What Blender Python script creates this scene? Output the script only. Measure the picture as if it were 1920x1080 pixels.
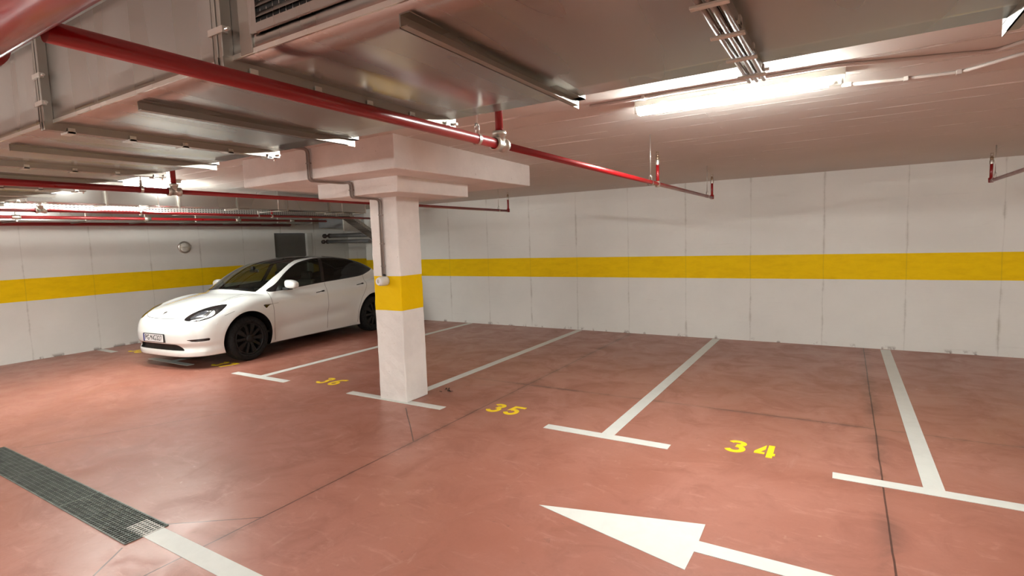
import bpy, bmesh, math, random
import numpy as np
from mathutils import Vector, Matrix
random.seed(7)
for o in list(bpy.data.objects): bpy.data.objects.remove(o)
SC = bpy.context.scene
COL = SC.collection
# ------------------------------------------------------------------ camera
yaw, pit, rol = 0.55169, 0.090112, -0.034264
fw = Vector((-math.sin(yaw)*math.cos(pit), math.cos(yaw)*math.cos(pit), -math.sin(pit)))
rt = fw.cross(Vector((0, 0, 1))).normalized(); up = rt.cross(fw)
r2 = rt*math.cos(rol)+up*math.sin(rol); u2 = -rt*math.sin(rol)+up*math.cos(rol)
cam_d = bpy.data.cameras.new('camera'); cam = bpy.data.objects.new('camera', cam_d); COL.objects.link(cam)
m = Matrix.Identity(4)
for i in range(3):
    m[i][0] = r2[i]; m[i][1] = u2[i]; m[i][2] = -fw[i]
m[2][3] = 1.8
cam.matrix_world = m
cam_d.sensor_width = 36; cam_d.lens = 36*1008.33/1920; cam_d.clip_start = .05
SC.camera = cam
# ------------------------------------------------------------------ world, exposure
w = bpy.data.worlds.new('world'); SC.world = w; w.use_nodes = True
w.node_tree.nodes['Background'].inputs[0].default_value = (.8, .85, 1, 1)
w.node_tree.nodes['Background'].inputs[1].default_value = 0.02
SC.view_settings.view_transform = 'Standard'; SC.view_settings.look = 'None'
SC.view_settings.gamma = 1; SC.view_settings.exposure = 1.4; SC.view_settings.use_curve_mapping = False
TUBE = 110.0         # strength of the ceiling lamps' diffusers
TUBE_COL = (.975, 1.0, .95, 1)
# ------------------------------------------------------------------ constants of the place (metres)
BACK, LEFT, RIGHT, FRONT = 9.5, -11.9, 7.0, -6.5
def ceil_z(y): return 2.655+.0195*(9.5-y)

# ------------------------------------------------------------------ node helpers
class NT:
    def __init__(s, name):
        s.m = bpy.data.materials.new(name); s.m.use_nodes = True
        s.t = s.m.node_tree; s.n = s.t.nodes; s.l = s.t.links
        s.b = s.n['Principled BSDF']; s.out = s.n['Material Output']
    def node(s, ty, **k):
        x = s.n.new(ty)
        for a, b in k.items(): setattr(x, a, b)
        return x
    def put(s, sock, v):
        if isinstance(v, bpy.types.NodeSocket): s.l.new(v, sock)
        elif v is not None:
            if isinstance(v, tuple) and len(v) == 3 and sock.type == 'RGBA': v = v+(1,)
            sock.default_value = v
    def math(s, op, a, b=None, c=None, clamp=False):
        x = s.node('ShaderNodeMath', operation=op, use_clamp=clamp)
        s.put(x.inputs[0], a)
        if b is not None: s.put(x.inputs[1], b)
        if c is not None: s.put(x.inputs[2], c)
        return x.outputs[0]
    def pos(s):
        g = s.node('ShaderNodeNewGeometry'); x = s.node('ShaderNodeSeparateXYZ'); s.l.new(g.outputs['Position'], x.inputs[0])
        return g.outputs['Position'], x.outputs[0], x.outputs[1], x.outputs[2]
    def noise(s, vec, scale, detail=4, rough=.55, stretch=None, dist=0):
        if stretch:
            mp = s.node('ShaderNodeMapping'); s.l.new(vec, mp.inputs[0]); mp.inputs['Scale'].default_value = stretch; vec = mp.outputs[0]
        x = s.node('ShaderNodeTexNoise'); s.l.new(vec, x.inputs['Vector'])
        x.inputs['Scale'].default_value = scale; x.inputs['Detail'].default_value = detail
        x.inputs['Roughness'].default_value = rough; x.inputs['Distortion'].default_value = dist
        return x.outputs['Fac']
    def ramp(s, v, lo, hi, a=0.0, b=1.0):
        x = s.node('ShaderNodeMapRange', interpolation_type='SMOOTHSTEP'); s.put(x.inputs[0], v)
        for i, q in zip((1, 2, 3, 4), (lo, hi, a, b)): x.inputs[i].default_value = q
        return x.outputs[0]
    def mix(s, f, a, b, mode='MIX'):
        x = s.node('ShaderNodeMix', data_type='RGBA', blend_type=mode)
        s.put(x.inputs[0], f); s.put(x.inputs[6], a); s.put(x.inputs[7], b)
        return x.outputs[2]
    def bump(s, h, strength, dist=.01):
        x = s.node('ShaderNodeBump'); s.put(x.inputs['Height'], h); x.inputs['Strength'].default_value = strength; x.inputs['Distance'].default_value = dist
        s.l.new(x.outputs[0], s.b.inputs['Normal']); return x
    def set(s, **k):
        for a, b in k.items(): s.put(s.b.inputs[a.replace('_', ' ')], b)
        return s.m
def simple(name, col, rough=.5, metal=0.0, var=.06, scale=8, coat=0.0, bump=0.0):
    t = NT(name); p = t.pos()[0]; n = t.noise(p, scale, 3)
    c2 = tuple(max(0, c*(1-var*2)) for c in col)
    t.set(Base_Color=t.mix(n, col, c2), Roughness=t.ramp(n, .2, .8, rough*.85, min(1, rough*1.15)), Metallic=metal)
    t.b.inputs['Coat Weight'].default_value = coat; t.b.inputs['Coat Roughness'].default_value = .05
    if bump: t.bump(t.noise(p, scale*6, 3), bump, .004)
    return t.m

# ------------------------------------------------------------------ materials
def seg_mask(t, x, y, segs, width, wob, soft=False):
    """distance to floor joint segments -> 1 on the joint"""
    res = None
    for (x0, y0, x1, y1, wd) in segs:
        L = math.hypot(x1-x0, y1-y0); dx, dy = (x1-x0)/L, (y1-y0)/L
        ax = t.math('SUBTRACT', x, x0); ay = t.math('SUBTRACT', y, y0)
        al = t.math('ADD', t.math('MULTIPLY', ax, dx), t.math('MULTIPLY', ay, dy))
        pe = t.math('ABSOLUTE', t.math('ADD', t.math('SUBTRACT', t.math('MULTIPLY', ax, -dy), t.math('MULTIPLY', ay, -dx)), wob))
        ins = t.math('MULTIPLY', t.math('GREATER_THAN', al, 0.0), t.math('LESS_THAN', al, L))
        ln = t.math('MULTIPLY', t.ramp(pe, 0, wd*width, 1, 0) if soft else t.math('LESS_THAN', pe, wd*width), ins)
        res = ln if res is None else t.math('MAXIMUM', res, ln)
    return res
JOINTS = [(-3.29, -6.5, -3.29, 9.5, .9), (.22, -6.5, .30, 9.5, 1.0), (-4.1, 5.64, 7.0, 5.70, .7), (-11.9, 5.6, -4.5, 5.62, .5),
          (-4.05, 4.27, -3.30, 3.56, 1.0), (-3.78, 1.68, -3.28, 2.05, .8), (-3.73, 1.40, -3.45, 1.06, 1.0),
          (-6.56, 1.75, -5.8, 3.23, .8), (-5.8, 3.23, -4.62, 4.40, .5), (-4.0, 5.3, -3.29, 5.64, .6), (.22, 1.0, 7.0, 1.1, .8)]
def floor_mat():
    t = NT('red_concrete_floor'); P, x, y, z = t.pos()
    big = t.noise(P, .55, 5, .6, dist=.6); mid = t.noise(P, 2.2, 6, .65, dist=.8); fine = t.noise(P, 38, 3)
    brush = t.noise(P, 3.2, 7, .68, stretch=(1.0, 2.6, 1), dist=1.2)
    c = t.mix(t.ramp(big, .35, .65), (.295, .112, .076), (.345, .146, .108))
    c = t.mix(t.ramp(mid, .47, .70, 0, .6), c, (.235, .085, .056))
    c = t.mix(t.ramp(brush, .54, .70, 0, .42), c, (.46, .23, .18))
    c = t.mix(t.ramp(fine, .35, .7, 0, .10), c, (.2, .07, .05))
    spot = t.noise(P, 9, 2, .5)
    c = t.mix(t.ramp(spot, .74, .80, 0, .45), c, (.55, .36, .27))
    scu = t.noise(P, 5.5, 4, .7, dist=2)
    c = t.mix(t.ramp(scu, .64, .76, 0, .45), c, (.13, .06, .05))
    pal = t.noise(P, 2.6, 7, .72, stretch=(1.6, .8, 1), dist=1.5)
    c = t.mix(t.ramp(pal, .60, .72, 0, .30), c, (.50, .30, .24))
    wob = t.math('MULTIPLY', t.math('SUBTRACT', t.noise(P, 2.5, 3), .5), .035)
    soft = seg_mask(t, x, y, JOINTS[:3], .11, wob, True)
    c = t.mix(t.math('MULTIPLY', soft, t.ramp(mid, .42, .62, .08, .6)), c, (.13, .06, .045))
    j = seg_mask(t, x, y, JOINTS, .0055, t.math('MULTIPLY', wob, .5))
    c = t.mix(t.math('MULTIPLY', j, .85), c, (.05, .022, .017))
    t.set(Base_Color=c, Roughness=t.ramp(mid, .3, .7, .30, .46), Specular_IOR_Level=.55)
    h = t.math('ADD', t.math('MULTIPLY', mid, .5), t.math('MULTIPLY', j, -1.5))
    t.bump(h, .35, .004)
    return t.m
def wall_mat(name, axis, step, off, band=True, base=(.70, .69, .655)):
    t = NT(name); P, x, y, z = t.pos(); a = x if axis == 'x' else y
    n1 = t.noise(P, .9, 5, .6); n2 = t.noise(P, 5, 5, .65, stretch=(1, 1, 3)); n3 = t.noise(P, 40, 3, .6)
    c = t.mix(t.ramp(n1, .3, .7), base, tuple(q*.93 for q in base))
    c = t.mix(t.ramp(n2, .56, .78, 0, .22), c, tuple(q*.80 for q in base))
    c = t.mix(t.ramp(n3, .6, .8, 0, .12), c, tuple(q*.72 for q in base))
    wob = t.math('MULTIPLY', t.math('SUBTRACT', t.noise(P, 3.0, 4), .5), .03)
    d = t.math('ABSOLUTE', t.math('SUBTRACT', t.math('PINGPONG', t.math('ADD', t.math('SUBTRACT', a, off-50*step), wob), step/2), 0.0))
    ln = t.math('LESS_THAN', d, .007); halo = t.ramp(d, 0, .035, 1, 0)
    vn = t.noise(P, 3.5, 5, .7, stretch=(1, 1, .8))
    c = t.mix(t.math('MULTIPLY', ln, t.ramp(vn, .3, .65, .1, .5)), c, (.42, .40, .37))
    c = t.mix(t.math('MULTIPLY', halo, t.ramp(vn, .45, .72, 0, .55)), c, (.36, .33, .29))
    hz = t.noise(P, 2.2, 6, .7, stretch=(.5, .5, 9))
    c = t.mix(t.ramp(hz, .62, .72, 0, .20), c, (.45, .43, .40))
    # scuffs just above the floor
    sc = t.math('MULTIPLY', t.ramp(z, .0, .07, 1, 0), t.ramp(t.noise(P, 4, 4, .6, stretch=(1, 1, .6)), .54, .60))
    c = t.mix(t.math('MULTIPLY', sc, .8), c, (.16, .11, .09))
    if band:
        wb = t.math('MULTIPLY', t.math('SUBTRACT', t.noise(P, 2, 3), .5), .008)
        zz = t.math('ADD', z, wb)
        bm = t.math('MULTIPLY', t.math('GREATER_THAN', zz, 1.030), t.math('LESS_THAN', zz, 1.412))
        yc = t.mix(t.ramp(n2, .35, .75), (.80, .53, .002), (.72, .46, .002))
        yc = t.mix(t.math('MULTIPLY', ln, .25), yc, (.35, .25, .03))
        c = t.mix(bm, c, yc)
    t.set(Base_Color=c, Roughness=.65, Specular_IOR_Level=.12)
    t.bump(t.math('ADD', t.math('ADD', t.math('MULTIPLY', n3, .3), hz), t.math('MULTIPLY', ln, -1.0)), .3, .006)
    return t.m
def ceiling_mat():
    t = NT('painted_concrete_ceiling'); P, x, y, z = t.pos()
    n1 = t.noise(P, .8, 5, .6); n3 = t.noise(P, 30, 3, .6)
    base = (.64, .60, .56)
    c = t.mix(t.ramp(n1, .3, .7), base, tuple(q*.93 for q in base))
    wob = t.math('MULTIPLY', t.math('SUBTRACT', t.noise(P, 1.2, 3, stretch=(1, .2, 1)), .5), .03)
    vy = t.node('ShaderNodeCombineXYZ'); t.l.new(y, vy.inputs[1])
    irr = t.math('MULTIPLY', t.noise(vy.outputs[0], 1.3, 2), .9)
    d = t.math('PINGPONG', t.math('ADD', t.math('ADD', t.math('ADD', y, 40), wob), irr), .125)
    br = t.noise(P, 1.1, 6, .75, stretch=(.9, 9, 1))
    msk = t.math('MULTIPLY', t.ramp(br, .50, .56), t.ramp(y, 6.6, 7.6, 1, 0))
    rid = t.math('MULTIPLY', t.ramp(d, .008, .022, 1, 0), msk)
    d2 = t.math('PINGPONG', t.math('ADD', x, 40.95), 1.25)
    rid2 = t.math('MULTIPLY', t.ramp(d2, 0, .012, 1, 0), t.ramp(t.noise(P, 2, 5, .75, stretch=(9, 1.5, 1)), .54, .60))
    rid = t.math('MAXIMUM', rid, rid2)
    blob = t.ramp(t.noise(P, 13, 2, .5), .76, .80)
    rid = t.math('MAXIMUM', rid, t.math('MULTIPLY', blob, .6))
    c = t.mix(t.math('MULTIPLY', rid, .9), c, (1.0, 1.0, .98))  # lamp's grazing light on the ridges put into the colour, near white
    st = t.noise(P, 1.6, 5, .7, stretch=(.6, 6, 1))
    c = t.mix(t.ramp(st, .6, .75, 0, .14), c, (.40, .35, .32))
    t.set(Base_Color=c, Roughness=.6, Specular_IOR_Level=.3)
    t.bump(t.math('ADD', t.math('MULTIPLY', n3, .15), t.math('MULTIPLY', rid, 1.6)), .7, .010)
    return t.m
def column_mat():
    t = NT('painted_concrete_column'); P, x, y, z = t.pos()
    n1 = t.noise(P, 3, 5, .6); n3 = t.noise(P, 40, 4, .65)
    base = (.80, .765, .735)
    c = t.mix(t.ramp(n1, .35, .7), base, tuple(q*.90 for q in base))
    c = t.mix(t.ramp(n3, .58, .8, 0, .18), c, tuple(q*.6 for q in base))
    pt = t.noise(P, 26, 3, .6)
    c = t.mix(t.ramp(pt, .70, .76, 0, .5), c, (.30, .25, .22))
    zz = t.math('ADD', z, t.math('MULTIPLY', t.math('SUBTRACT', t.noise(P, 3, 2), .5), .012))
    bm = t.math('MULTIPLY', t.math('GREATER_THAN', zz, 1.047), t.math('LESS_THAN', zz, 1.437))
    c = t.mix(bm, c, t.mix(n1, (.86, .57, .002), (.76, .49, .002)))
    t.set(Base_Color=c, Roughness=.65, Specular_IOR_Level=.12)
    t.bump(t.math('ADD', t.math('MULTIPLY', n1, 1.2), t.math('MULTIPLY', n3, .5)), .5, .008)
    return t.m
def galv_mat(name, base=(.47, .462, .44), rough=.28, wav=.3):
    t = NT(name); P, x, y, z = t.pos()
    n = t.noise(P, 1.2, 1, .5, stretch=(1.5, .35, 1.0)); f = t.noise(P, 90, 2, .5); v = t.noise(P, 1.1, 3, .5, stretch=(5, .3, .4))
    c = t.mix(t.ramp(n, .3, .7), base, tuple(q*.88 for q in base))
    t.set(Base_Color=c, Metallic=1.0, Roughness=t.ramp(t.noise(P, 1.5, 1, .5, stretch=(3, .5, .5)), .3, .75, rough*.8, rough*1.3))
    wv = t.noise(P, 1.0, 1, .4, stretch=(2.2, .8, .8))
    t.bump(t.math('ADD', t.math('MULTIPLY', wv, 6.0*wav), t.math('MULTIPLY', f, .01)), .35, .010)
    return t.m
def tray_mat():
    t = NT('perforated_galvanised_tray'); P, x, y, z = t.pos()
    a = t.math('PINGPONG', t.math('ADD', y, 50), .0225); b = t.math('PINGPONG', t.math('ADD', z, 50), .014)
    slot = t.math('MULTIPLY', t.math('LESS_THAN', a, .013), t.math('LESS_THAN', b, .0065))
    t.set(Base_Color=t.mix(slot, (.42, .41, .39), (.03, .03, .03)), Metallic=.7, Roughness=.45)
    return t.m
def glass_mat(name, tint, refl=1.0):
    t = NT(name)
    tr = t.node('ShaderNodeBsdfTransparent'); tr.inputs[0].default_value = tint+(1,)
    gl = t.node('ShaderNodeBsdfGlossy'); gl.inputs['Roughness'].default_value = .03; gl.inputs[0].default_value = (refl, refl, refl, 1)
    lw = t.node('ShaderNodeLayerWeight'); lw.inputs[0].default_value = .5
    fres = t.math('ADD', t.math('MULTIPLY', t.math('POWER', lw.outputs['Facing'], 5.0), .9), .045)
    n = t.noise(t.pos()[0], 6, 2); k = t.math('MULTIPLY', fres, t.ramp(n, 0, 1, .9, 1.0))
    mx = t.node('ShaderNodeMixShader'); t.l.new(k, mx.inputs[0]); t.l.new(tr.outputs[0], mx.inputs[1]); t.l.new(gl.outputs[0], mx.inputs[2])
    t.l.new(mx.outputs[0], t.out.inputs['Surface']); return t.m
def emit_mat(name, col, s):
    t = NT(name); n = t.noise(t.pos()[0], 3, 2)
    t.set(Base_Color=(.8, .8, .8), Roughness=.4)
    t.put(t.b.inputs['Emission Color'], t.mix(n, col, tuple(c*.98 for c in col[:3])+(1,)))
    t.b.inputs['Emission Strength'].default_value = s; return t.m
def grate_mat():
    t = NT('galvanised_floor_grating'); P, x, y, z = t.pos()
    n = t.noise(P, 12, 4, .6)
    c = t.mix(t.ramp(n, .3, .7), (.17, .185, .165), (.10, .11, .10))
    pm = t.math('MULTIPLY', t.math('GREATER_THAN', x, -3.97), t.math('MULTIPLY', t.math('GREATER_THAN', y, 1.522), t.math('LESS_THAN', y, 1.650)))
    pm = t.math('MULTIPLY', pm, t.ramp(n, .2, .45, .5, .9))
    c = t.mix(pm, c, (.66, .64, .60))
    t.set(Base_Color=c, Roughness=.5, Metallic=t.math('MULTIPLY', t.math('SUBTRACT', 1.0, pm), .5))
    return t.m
def paint_mark(name, col, wear):
    t = NT(name); P = t.pos()[0]; n = t.noise(P, 7, 6, .7, dist=.6); f = t.noise(P, 60, 3)
    c = t.mix(t.ramp(n, .35, .75, 0, .25), col, tuple(q*.72 for q in col))
    c = t.mix(t.ramp(t.noise(P, 14, 5, .75), .70, .76, 0, wear), c, (.33, .14, .10))
    t.set(Base_Color=c, Roughness=.5); t.bump(f, .15, .002); return t.m

M = dict(
    floor=floor_mat(), wall_x=wall_mat('painted_board_concrete_back', 'x', 1.03, -.24), wall_y=wall_mat('painted_board_concrete_side', 'y', 1.0, .46),
    wall_plain=wall_mat('painted_board_concrete_plain', 'x', 1.03, 0.0, True),
    ceiling=ceiling_mat(), column=column_mat(), galv=galv_mat('galvanised_duct'), galv2=galv_mat('galvanised_trim', (.40, .37, .33), .38, .1),
    galv3=galv_mat('bright_zinc', (.75, .74, .70), .3, .05), tray=tray_mat(),
    red=simple('red_gloss_paint', (.24, .004, .006), .32, 0, .06, 5, .15), fit=simple('galvanised_malleable_iron', (.62, .58, .52), .35, .9, .15, 30, 0, .3),
    steel=simple('zinc_plated_steel', (.70, .68, .64), .32, .9, .08, 20), brass=simple('sprinkler_bronze', (.35, .26, .18), .35, .9),
    white_line=paint_mark('white_road_paint', (.60, .61, .575), .5), yellow_line=paint_mark('yellow_road_paint', (.86, .62, .01), .6),
    conduit=simple('grey_pvc_conduit', (.27, .23, .205), .45), conduit_w=simple('painted_conduit', (.60, .54, .50), .55),
    plastic=simple('grey_white_plastic', (.66, .65, .60), .4), white_pl=simple('white_plastic', (.82, .82, .80), .35),
    lamp_body=simple('lamp_housing_plastic', (.62, .62, .56), .45), tube=emit_mat('lit_diffuser', TUBE_COL, TUBE), clear=glass_mat('clear_polycarbonate', (.92, .94, .92)),
    paint=simple('white_car_paint', (.74, .76, .74), .22, 0, .01, 3, 1.0), black_gloss=simple('black_gloss_glass', (.006, .006, .007), .05, 0, .05, 4, .6),
    black=simple('black_plastic', (.004, .004, .004), .5), rubber=simple('tyre_rubber', (.003, .003, .003), .85, 0, .1, 30), rim=simple('black_wheel_cover', (.0025, .0025, .0025), .6, 0, .1, 6),
    gap=simple('panel_gap', (.05, .05, .05), .6), interior=simple('dark_car_interior', (.018, .018, .019), .6), lining=simple('dark_headliner', (.03, .03, .03), .8),
    screen=glass_mat('windscreen_glass', (.62, .70, .60)), side=glass_mat('tinted_side_glass', (.36, .40, .36)), rear=glass_mat('dark_tinted_glass', (.04, .04, .04)),
    chrome=simple('chrome', (.8, .8, .8), .12, 1.0), lens=simple('headlight_reflector', (.36, .37, .38), .22, .6), dark_refl=simple('headlight_inner', (.07, .07, .08), .2, .5),
    plate=simple('number_plate_white', (.80, .80, .80), .4), ink=simple('black_lettering', (.015, .015, .017), .5), blue=simple('number_plate_blue', (.02, .04, .22), .4),
    door=simple('grey_door_paint', (.13, .125, .115), .45), jamb=simple('white_door_frame', (.62, .62, .58), .5), grate=grate_mat(), pit=simple('dark_drain_channel', (.03, .03, .028), .8),
    pipe_grey=simple('grey_insulated_pipe', (.16, .165, .17), .45), darkfit=simple('dark_valve', (.05, .035, .03), .5), debris=simple('dead_leaf_debris', (.05, .025, .018), .8, 0, .2, 40),
)

# ------------------------------------------------------------------ mesh helpers
class MB:
    def __init__(s): s.v = []; s.f = []; s.sm = []
    def add(s, vs, fs, smooth=False):
        b = len(s.v); s.v += [tuple(q) for q in vs]
        for f in fs: s.f.append(tuple(i+b for i in f)); s.sm.append(smooth)
        return s
    def box(s, a, b):
        x0, y0, z0 = [min(p, q) for p, q in zip(a, b)]; x1, y1, z1 = [max(p, q) for p, q in zip(a, b)]
        return s.add([(x0, y0, z0), (x1, y0, z0), (x1, y1, z0), (x0, y1, z0), (x0, y0, z1), (x1, y0, z1), (x1, y1, z1), (x0, y1, z1)],
                     [(0, 3, 2, 1), (4, 5, 6, 7), (0, 1, 5, 4), (1, 2, 6, 5), (2, 3, 7, 6), (3, 0, 4, 7)])
    def cyl(s, p, q, r, n=20, r1=None, caps=True, smooth=True):
        p, q = Vector(p), Vector(q); d = (q-p).normalized(); r1 = r if r1 is None else r1
        a = d.orthogonal().normalized(); b = d.cross(a)
        vs = []
        for c, rr in ((p, r), (q, r1)):
            for i in range(n):
                t = 2*math.pi*i/n; vs.append(c+(a*math.cos(t)+b*math.sin(t))*rr)
        s.add(vs, [(i, (i+1) % n, n+(i+1) % n, n+i) for i in range(n)], smooth)
        if caps: s.add(vs[:n], [tuple(reversed(range(n)))]); s.add(vs[n:], [tuple(range(n))])
        return s
    def tube(s, pts, r, n=14, caps=True):
        pts = [Vector(p) for p in pts]; rings = []
        prev = None
        for i, p in enumerate(pts):
            d = (pts[min(i+1, len(pts)-1)]-pts[max(i-1, 0)]).normalized()
            a = (d.orthogonal() if prev is None else prev-d*prev.dot(d)).normalized(); prev = a; b = d.cross(a)
            rings.append([p+(a*math.cos(2*math.pi*k/n)+b*math.sin(2*math.pi*k/n))*r for k in range(n)])
        vs = [v for R in rings for v in R]; fs = []
        for i in range(len(pts)-1):
            for k in range(n): fs.append((i*n+k, i*n+(k+1) % n, (i+1)*n+(k+1) % n, (i+1)*n+k))
        s.add(vs, fs, True)
        if caps: s.add(rings[0], [tuple(reversed(range(n)))]); s.add(rings[-1], [tuple(range(n))])
        return s
    def lathe(s, c, axis, prof, n=32, smooth=True):
        """prof: (distance along axis, radius)"""
        c = Vector(c); d = Vector(axis).normalized(); a = d.orthogonal().normalized(); b = d.cross(a); vs = []; fs = []
        for t, r in prof:
            for k in range(n):
                g = 2*math.pi*k/n; vs.append(c+d*t+(a*math.cos(g)+b*math.sin(g))*r)
        for i in range(len(prof)-1):
            for k in range(n): fs.append((i*n+k, i*n+(k+1) % n, (i+1)*n+(k+1) % n, (i+1)*n+k))
        return s.add(vs, fs, smooth)
    def prism(s, poly, z0, z1):
        n = len(poly); vs = [(x, y, z0) for x, y in poly]+[(x, y, z1) for x, y in poly]
        return s.add(vs, [tuple(reversed(range(n))), tuple(range(n, 2*n))]+[(i, (i+1) % n, n+(i+1) % n, n+i) for i in range(n)])
    def build(s, name, mat, parent=None, loc=(0, 0, 0), bevel=0.0, normals=None):
        me = bpy.data.meshes.new(name); me.from_pydata([tuple(v) for v in s.v], [], s.f); me.update()
        me.polygons.foreach_set('use_smooth', s.sm)
        for q in (mat if isinstance(mat, (list, tuple)) else [mat]): me.materials.append(q)
        if normals is None:
            bm = bmesh.new(); bm.from_mesh(me)
            bmesh.ops.remove_doubles(bm, verts=bm.verts, dist=1e-5); bmesh.ops.recalc_face_normals(bm, faces=bm.faces)
            bm.to_mesh(me); bm.free()
        else: me.normals_split_custom_set_from_vertices(normals)
        o = bpy.data.objects.new(name, me); COL.objects.link(o); o.location = loc
        if parent: o.parent = parent
        if bevel:
            md = o.modifiers.new('bevel', 'BEVEL'); md.width = bevel; md.segments = 2; md.limit_method = 'ANGLE'; md.angle_limit = .7
        return o
def tag(o, label=None, cat=None, group=None, kind=None):
    for k, v in (('label', label), ('category', cat), ('group', group), ('kind', kind)):
        if v: o[k] = v
    return o
def empty(name, loc=(0, 0, 0), rz=0, **k):
    o = bpy.data.objects.new(name, None); COL.objects.link(o); o.location = loc; o.rotation_euler = (0, 0, rz); o.empty_display_size = .1
    return tag(o, **k)
def rebase(root, loc):
    """move an Empty to its thing's base while its parts keep their places"""
    root.location = loc
    for c in root.children: c.location = Vector(c.location)-Vector(loc)
def copy_tree(o, parent=None):
    c = o.copy(); COL.objects.link(c)
    if parent: c.parent = parent
    for ch in o.children: copy_tree(ch, c)
    return c
def arc(c, a, b, r, n=6):
    """rounded corner at c coming from point a going to point b"""
    a, b, c = Vector(a), Vector(b), Vector(c); da = (a-c).normalized(); db = (b-c).normalized()
    p0, p1 = c+da*r, c+db*r
    return [((1-t)**2)*p0+2*t*(1-t)*c+t*t*p1 for t in [i/n for i in range(n+1)]]
def path(pts, r):
    out = [Vector(pts[0])]
    for i in range(1, len(pts)-1): out += arc(pts[i], pts[i-1], pts[i+1], r)
    return out+[Vector(pts[-1])]
# ------------------------------------------------------------------ structure
def struct(o): return tag(o, kind='structure')
struct(MB().box((LEFT-.2, FRONT-.2, -.2), (RIGHT+.2, 11.0, 0)).build('floor', M['floor']))
c = MB(); zc0, zc1 = ceil_z(FRONT), ceil_z(11.0)
c.add([(LEFT-.2, FRONT-.2, zc0), (RIGHT+.2, FRONT-.2, zc0), (RIGHT+.2, 11, zc1), (LEFT-.2, 11, zc1), (LEFT-.2, FRONT-.2, 3.3), (RIGHT+.2, FRONT-.2, 3.3), (RIGHT+.2, 11, 3.3), (LEFT-.2, 11, 3.3)],
      [(3, 2, 1, 0), (4, 5, 6, 7), (0, 1, 5, 4), (1, 2, 6, 5), (2, 3, 7, 6), (3, 0, 4, 7)])
struct(c.build('ceiling', M['ceiling']))
struct(MB().box((-10.05, BACK, 0), (RIGHT, BACK+.2, 3.0)).build('wall_back', M['wall_x']))
struct(MB().box((-10.05, BACK+.2, 0), (-9.85, 10.8, 3.0)).build('wall_recess_side', M['wall_y']))
struct(MB().box((LEFT-.2, 10.6, 0), (-10.05, 10.8, 3.0)).build('wall_recess_back', M['wall_x']))
wl = MB().box((LEFT-.2, FRONT, 0), (LEFT, 8.28, 3.0)).box((LEFT-.2, 8.28, 2.15), (LEFT, 9.36, 3.0)).box((LEFT-.2, 9.36, 0), (LEFT, 10.6, 3.0))
struct(wl.build('wall_left', M['wall_y']))
struct(MB().box((RIGHT, FRONT, 0), (RIGHT+.2, BACK+.2, 3.2)).build('wall_right', M['wall_y']))
struct(MB().box((LEFT-.2, FRONT-.2, 0), (RIGHT+.2, FRONT, 3.2)).build('wall_front', M['wall_plain']))
d = struct(empty('door_1'))
MB().box((LEFT-.12, 8.28, 0.01), (LEFT-.06, 9.22, 2.14)).build('door_leaf', M['door'], d, bevel=.004)
MB().box((LEFT-.14, 9.22, 0.0), (LEFT+.02, 9.36, 2.15)).build('door_frame', M['jamb'], d, bevel=.004)
MB().cyl((LEFT-.06, 9.12, 1.05), (LEFT-.01, 9.12, 1.05), .012).cyl((LEFT-.015, 9.13, 1.05), (LEFT-.015, 9.0, 1.05), .01).build('door_handle', M['steel'], d)
rebase(d, (LEFT-.09, 8.75, 0))

# ------------------------------------------------------------------ column
t = empty('concrete_column', label='white concrete column with a yellow band and a stepped square capital', cat='column')
def rough_box(a, b, step=.09, amp=.004, seed=1):
    """box with gently uneven faces, as hand finished concrete"""
    bm = bmesh.new(); rr = random.Random(seed)
    bmesh.ops.create_cube(bm, size=1)
    for v in bm.verts: v.co = Vector([a[i] if v.co[i] < 0 else b[i] for i in range(3)])
    n = max(2, int(max(b[i]-a[i] for i in range(3))/step))
    for ax in range(3):
        L = b[ax]-a[ax]; k = int(L/step)
        for i in range(1, k):
            co = [0, 0, 0]; co[ax] = a[ax]+L*i/k; no = [0, 0, 0]; no[ax] = 1
            bmesh.ops.bisect_plane(bm, geom=bm.verts[:]+bm.edges[:]+bm.faces[:], plane_co=co, plane_no=no)
    for v in bm.verts: v.co += Vector((rr.uniform(-amp, amp), rr.uniform(-amp, amp), 0 if v.co.z < .01 else rr.uniform(-amp, amp)*.6))
    mb = MB(); mb.add([v.co[:] for v in bm.verts], [[v.index for v in f.verts] for f in bm.faces]); bm.free(); return mb
rough_box((-4.57, 4.41, 0), (-4.16, 4.78, 2.325), seed=3).build('shaft', M['column'], t, bevel=.012)
rough_box((-4.93, 4.01, 2.31), (-3.76, 5.20, 2.48), seed=4, amp=.003).build('lower_capital', M['column'], t, bevel=.01)
rough_box((-5.66, 3.61, 2.467), (-3.40, 6.05, 2.79), seed=5, amp=.003, step=.12).build('upper_capital', M['column'], t, bevel=.01)
rebase(t, (-4.36, 4.6, 0))

# cable conduit running down the capital and column, with the small device at its foot
t = empty('cable_conduit', label='thin grey conduits bending down the capital to the small device on the column', cat='conduit')
for k, o in enumerate((0, .026)):
    pts = [(-4.56+o, 2.2, 2.782), (-4.545+o, 3.45, 2.757), (-4.545+o, 3.588, 2.757), (-4.545+o, 3.588, 2.448), (-4.50+o, 3.988, 2.448), (-4.40+o, 3.988, 2.448),
           (-4.40+o, 3.988, 2.292), (-4.40+o, 4.386, 2.292), (-4.40+o*.9, 4.386, 1.44)]
    MB().tube(path(pts, .045), .0105, 10).build('conduit_tube', M['conduit'], t)
for q in ((-4.532, 3.600, 2.62), (-4.387, 4.000, 2.37), (-4.388, 4.402, 2.12), (-4.388, 4.402, 1.80), (-4.389, 4.402, 1.55)):
    MB().box((q[0]-.027, q[1]-.024, q[2]-.006), (q[0]+.027, q[1]+.006, q[2]+.006)).build('clip', M['conduit'], t, bevel=.003)
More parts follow.
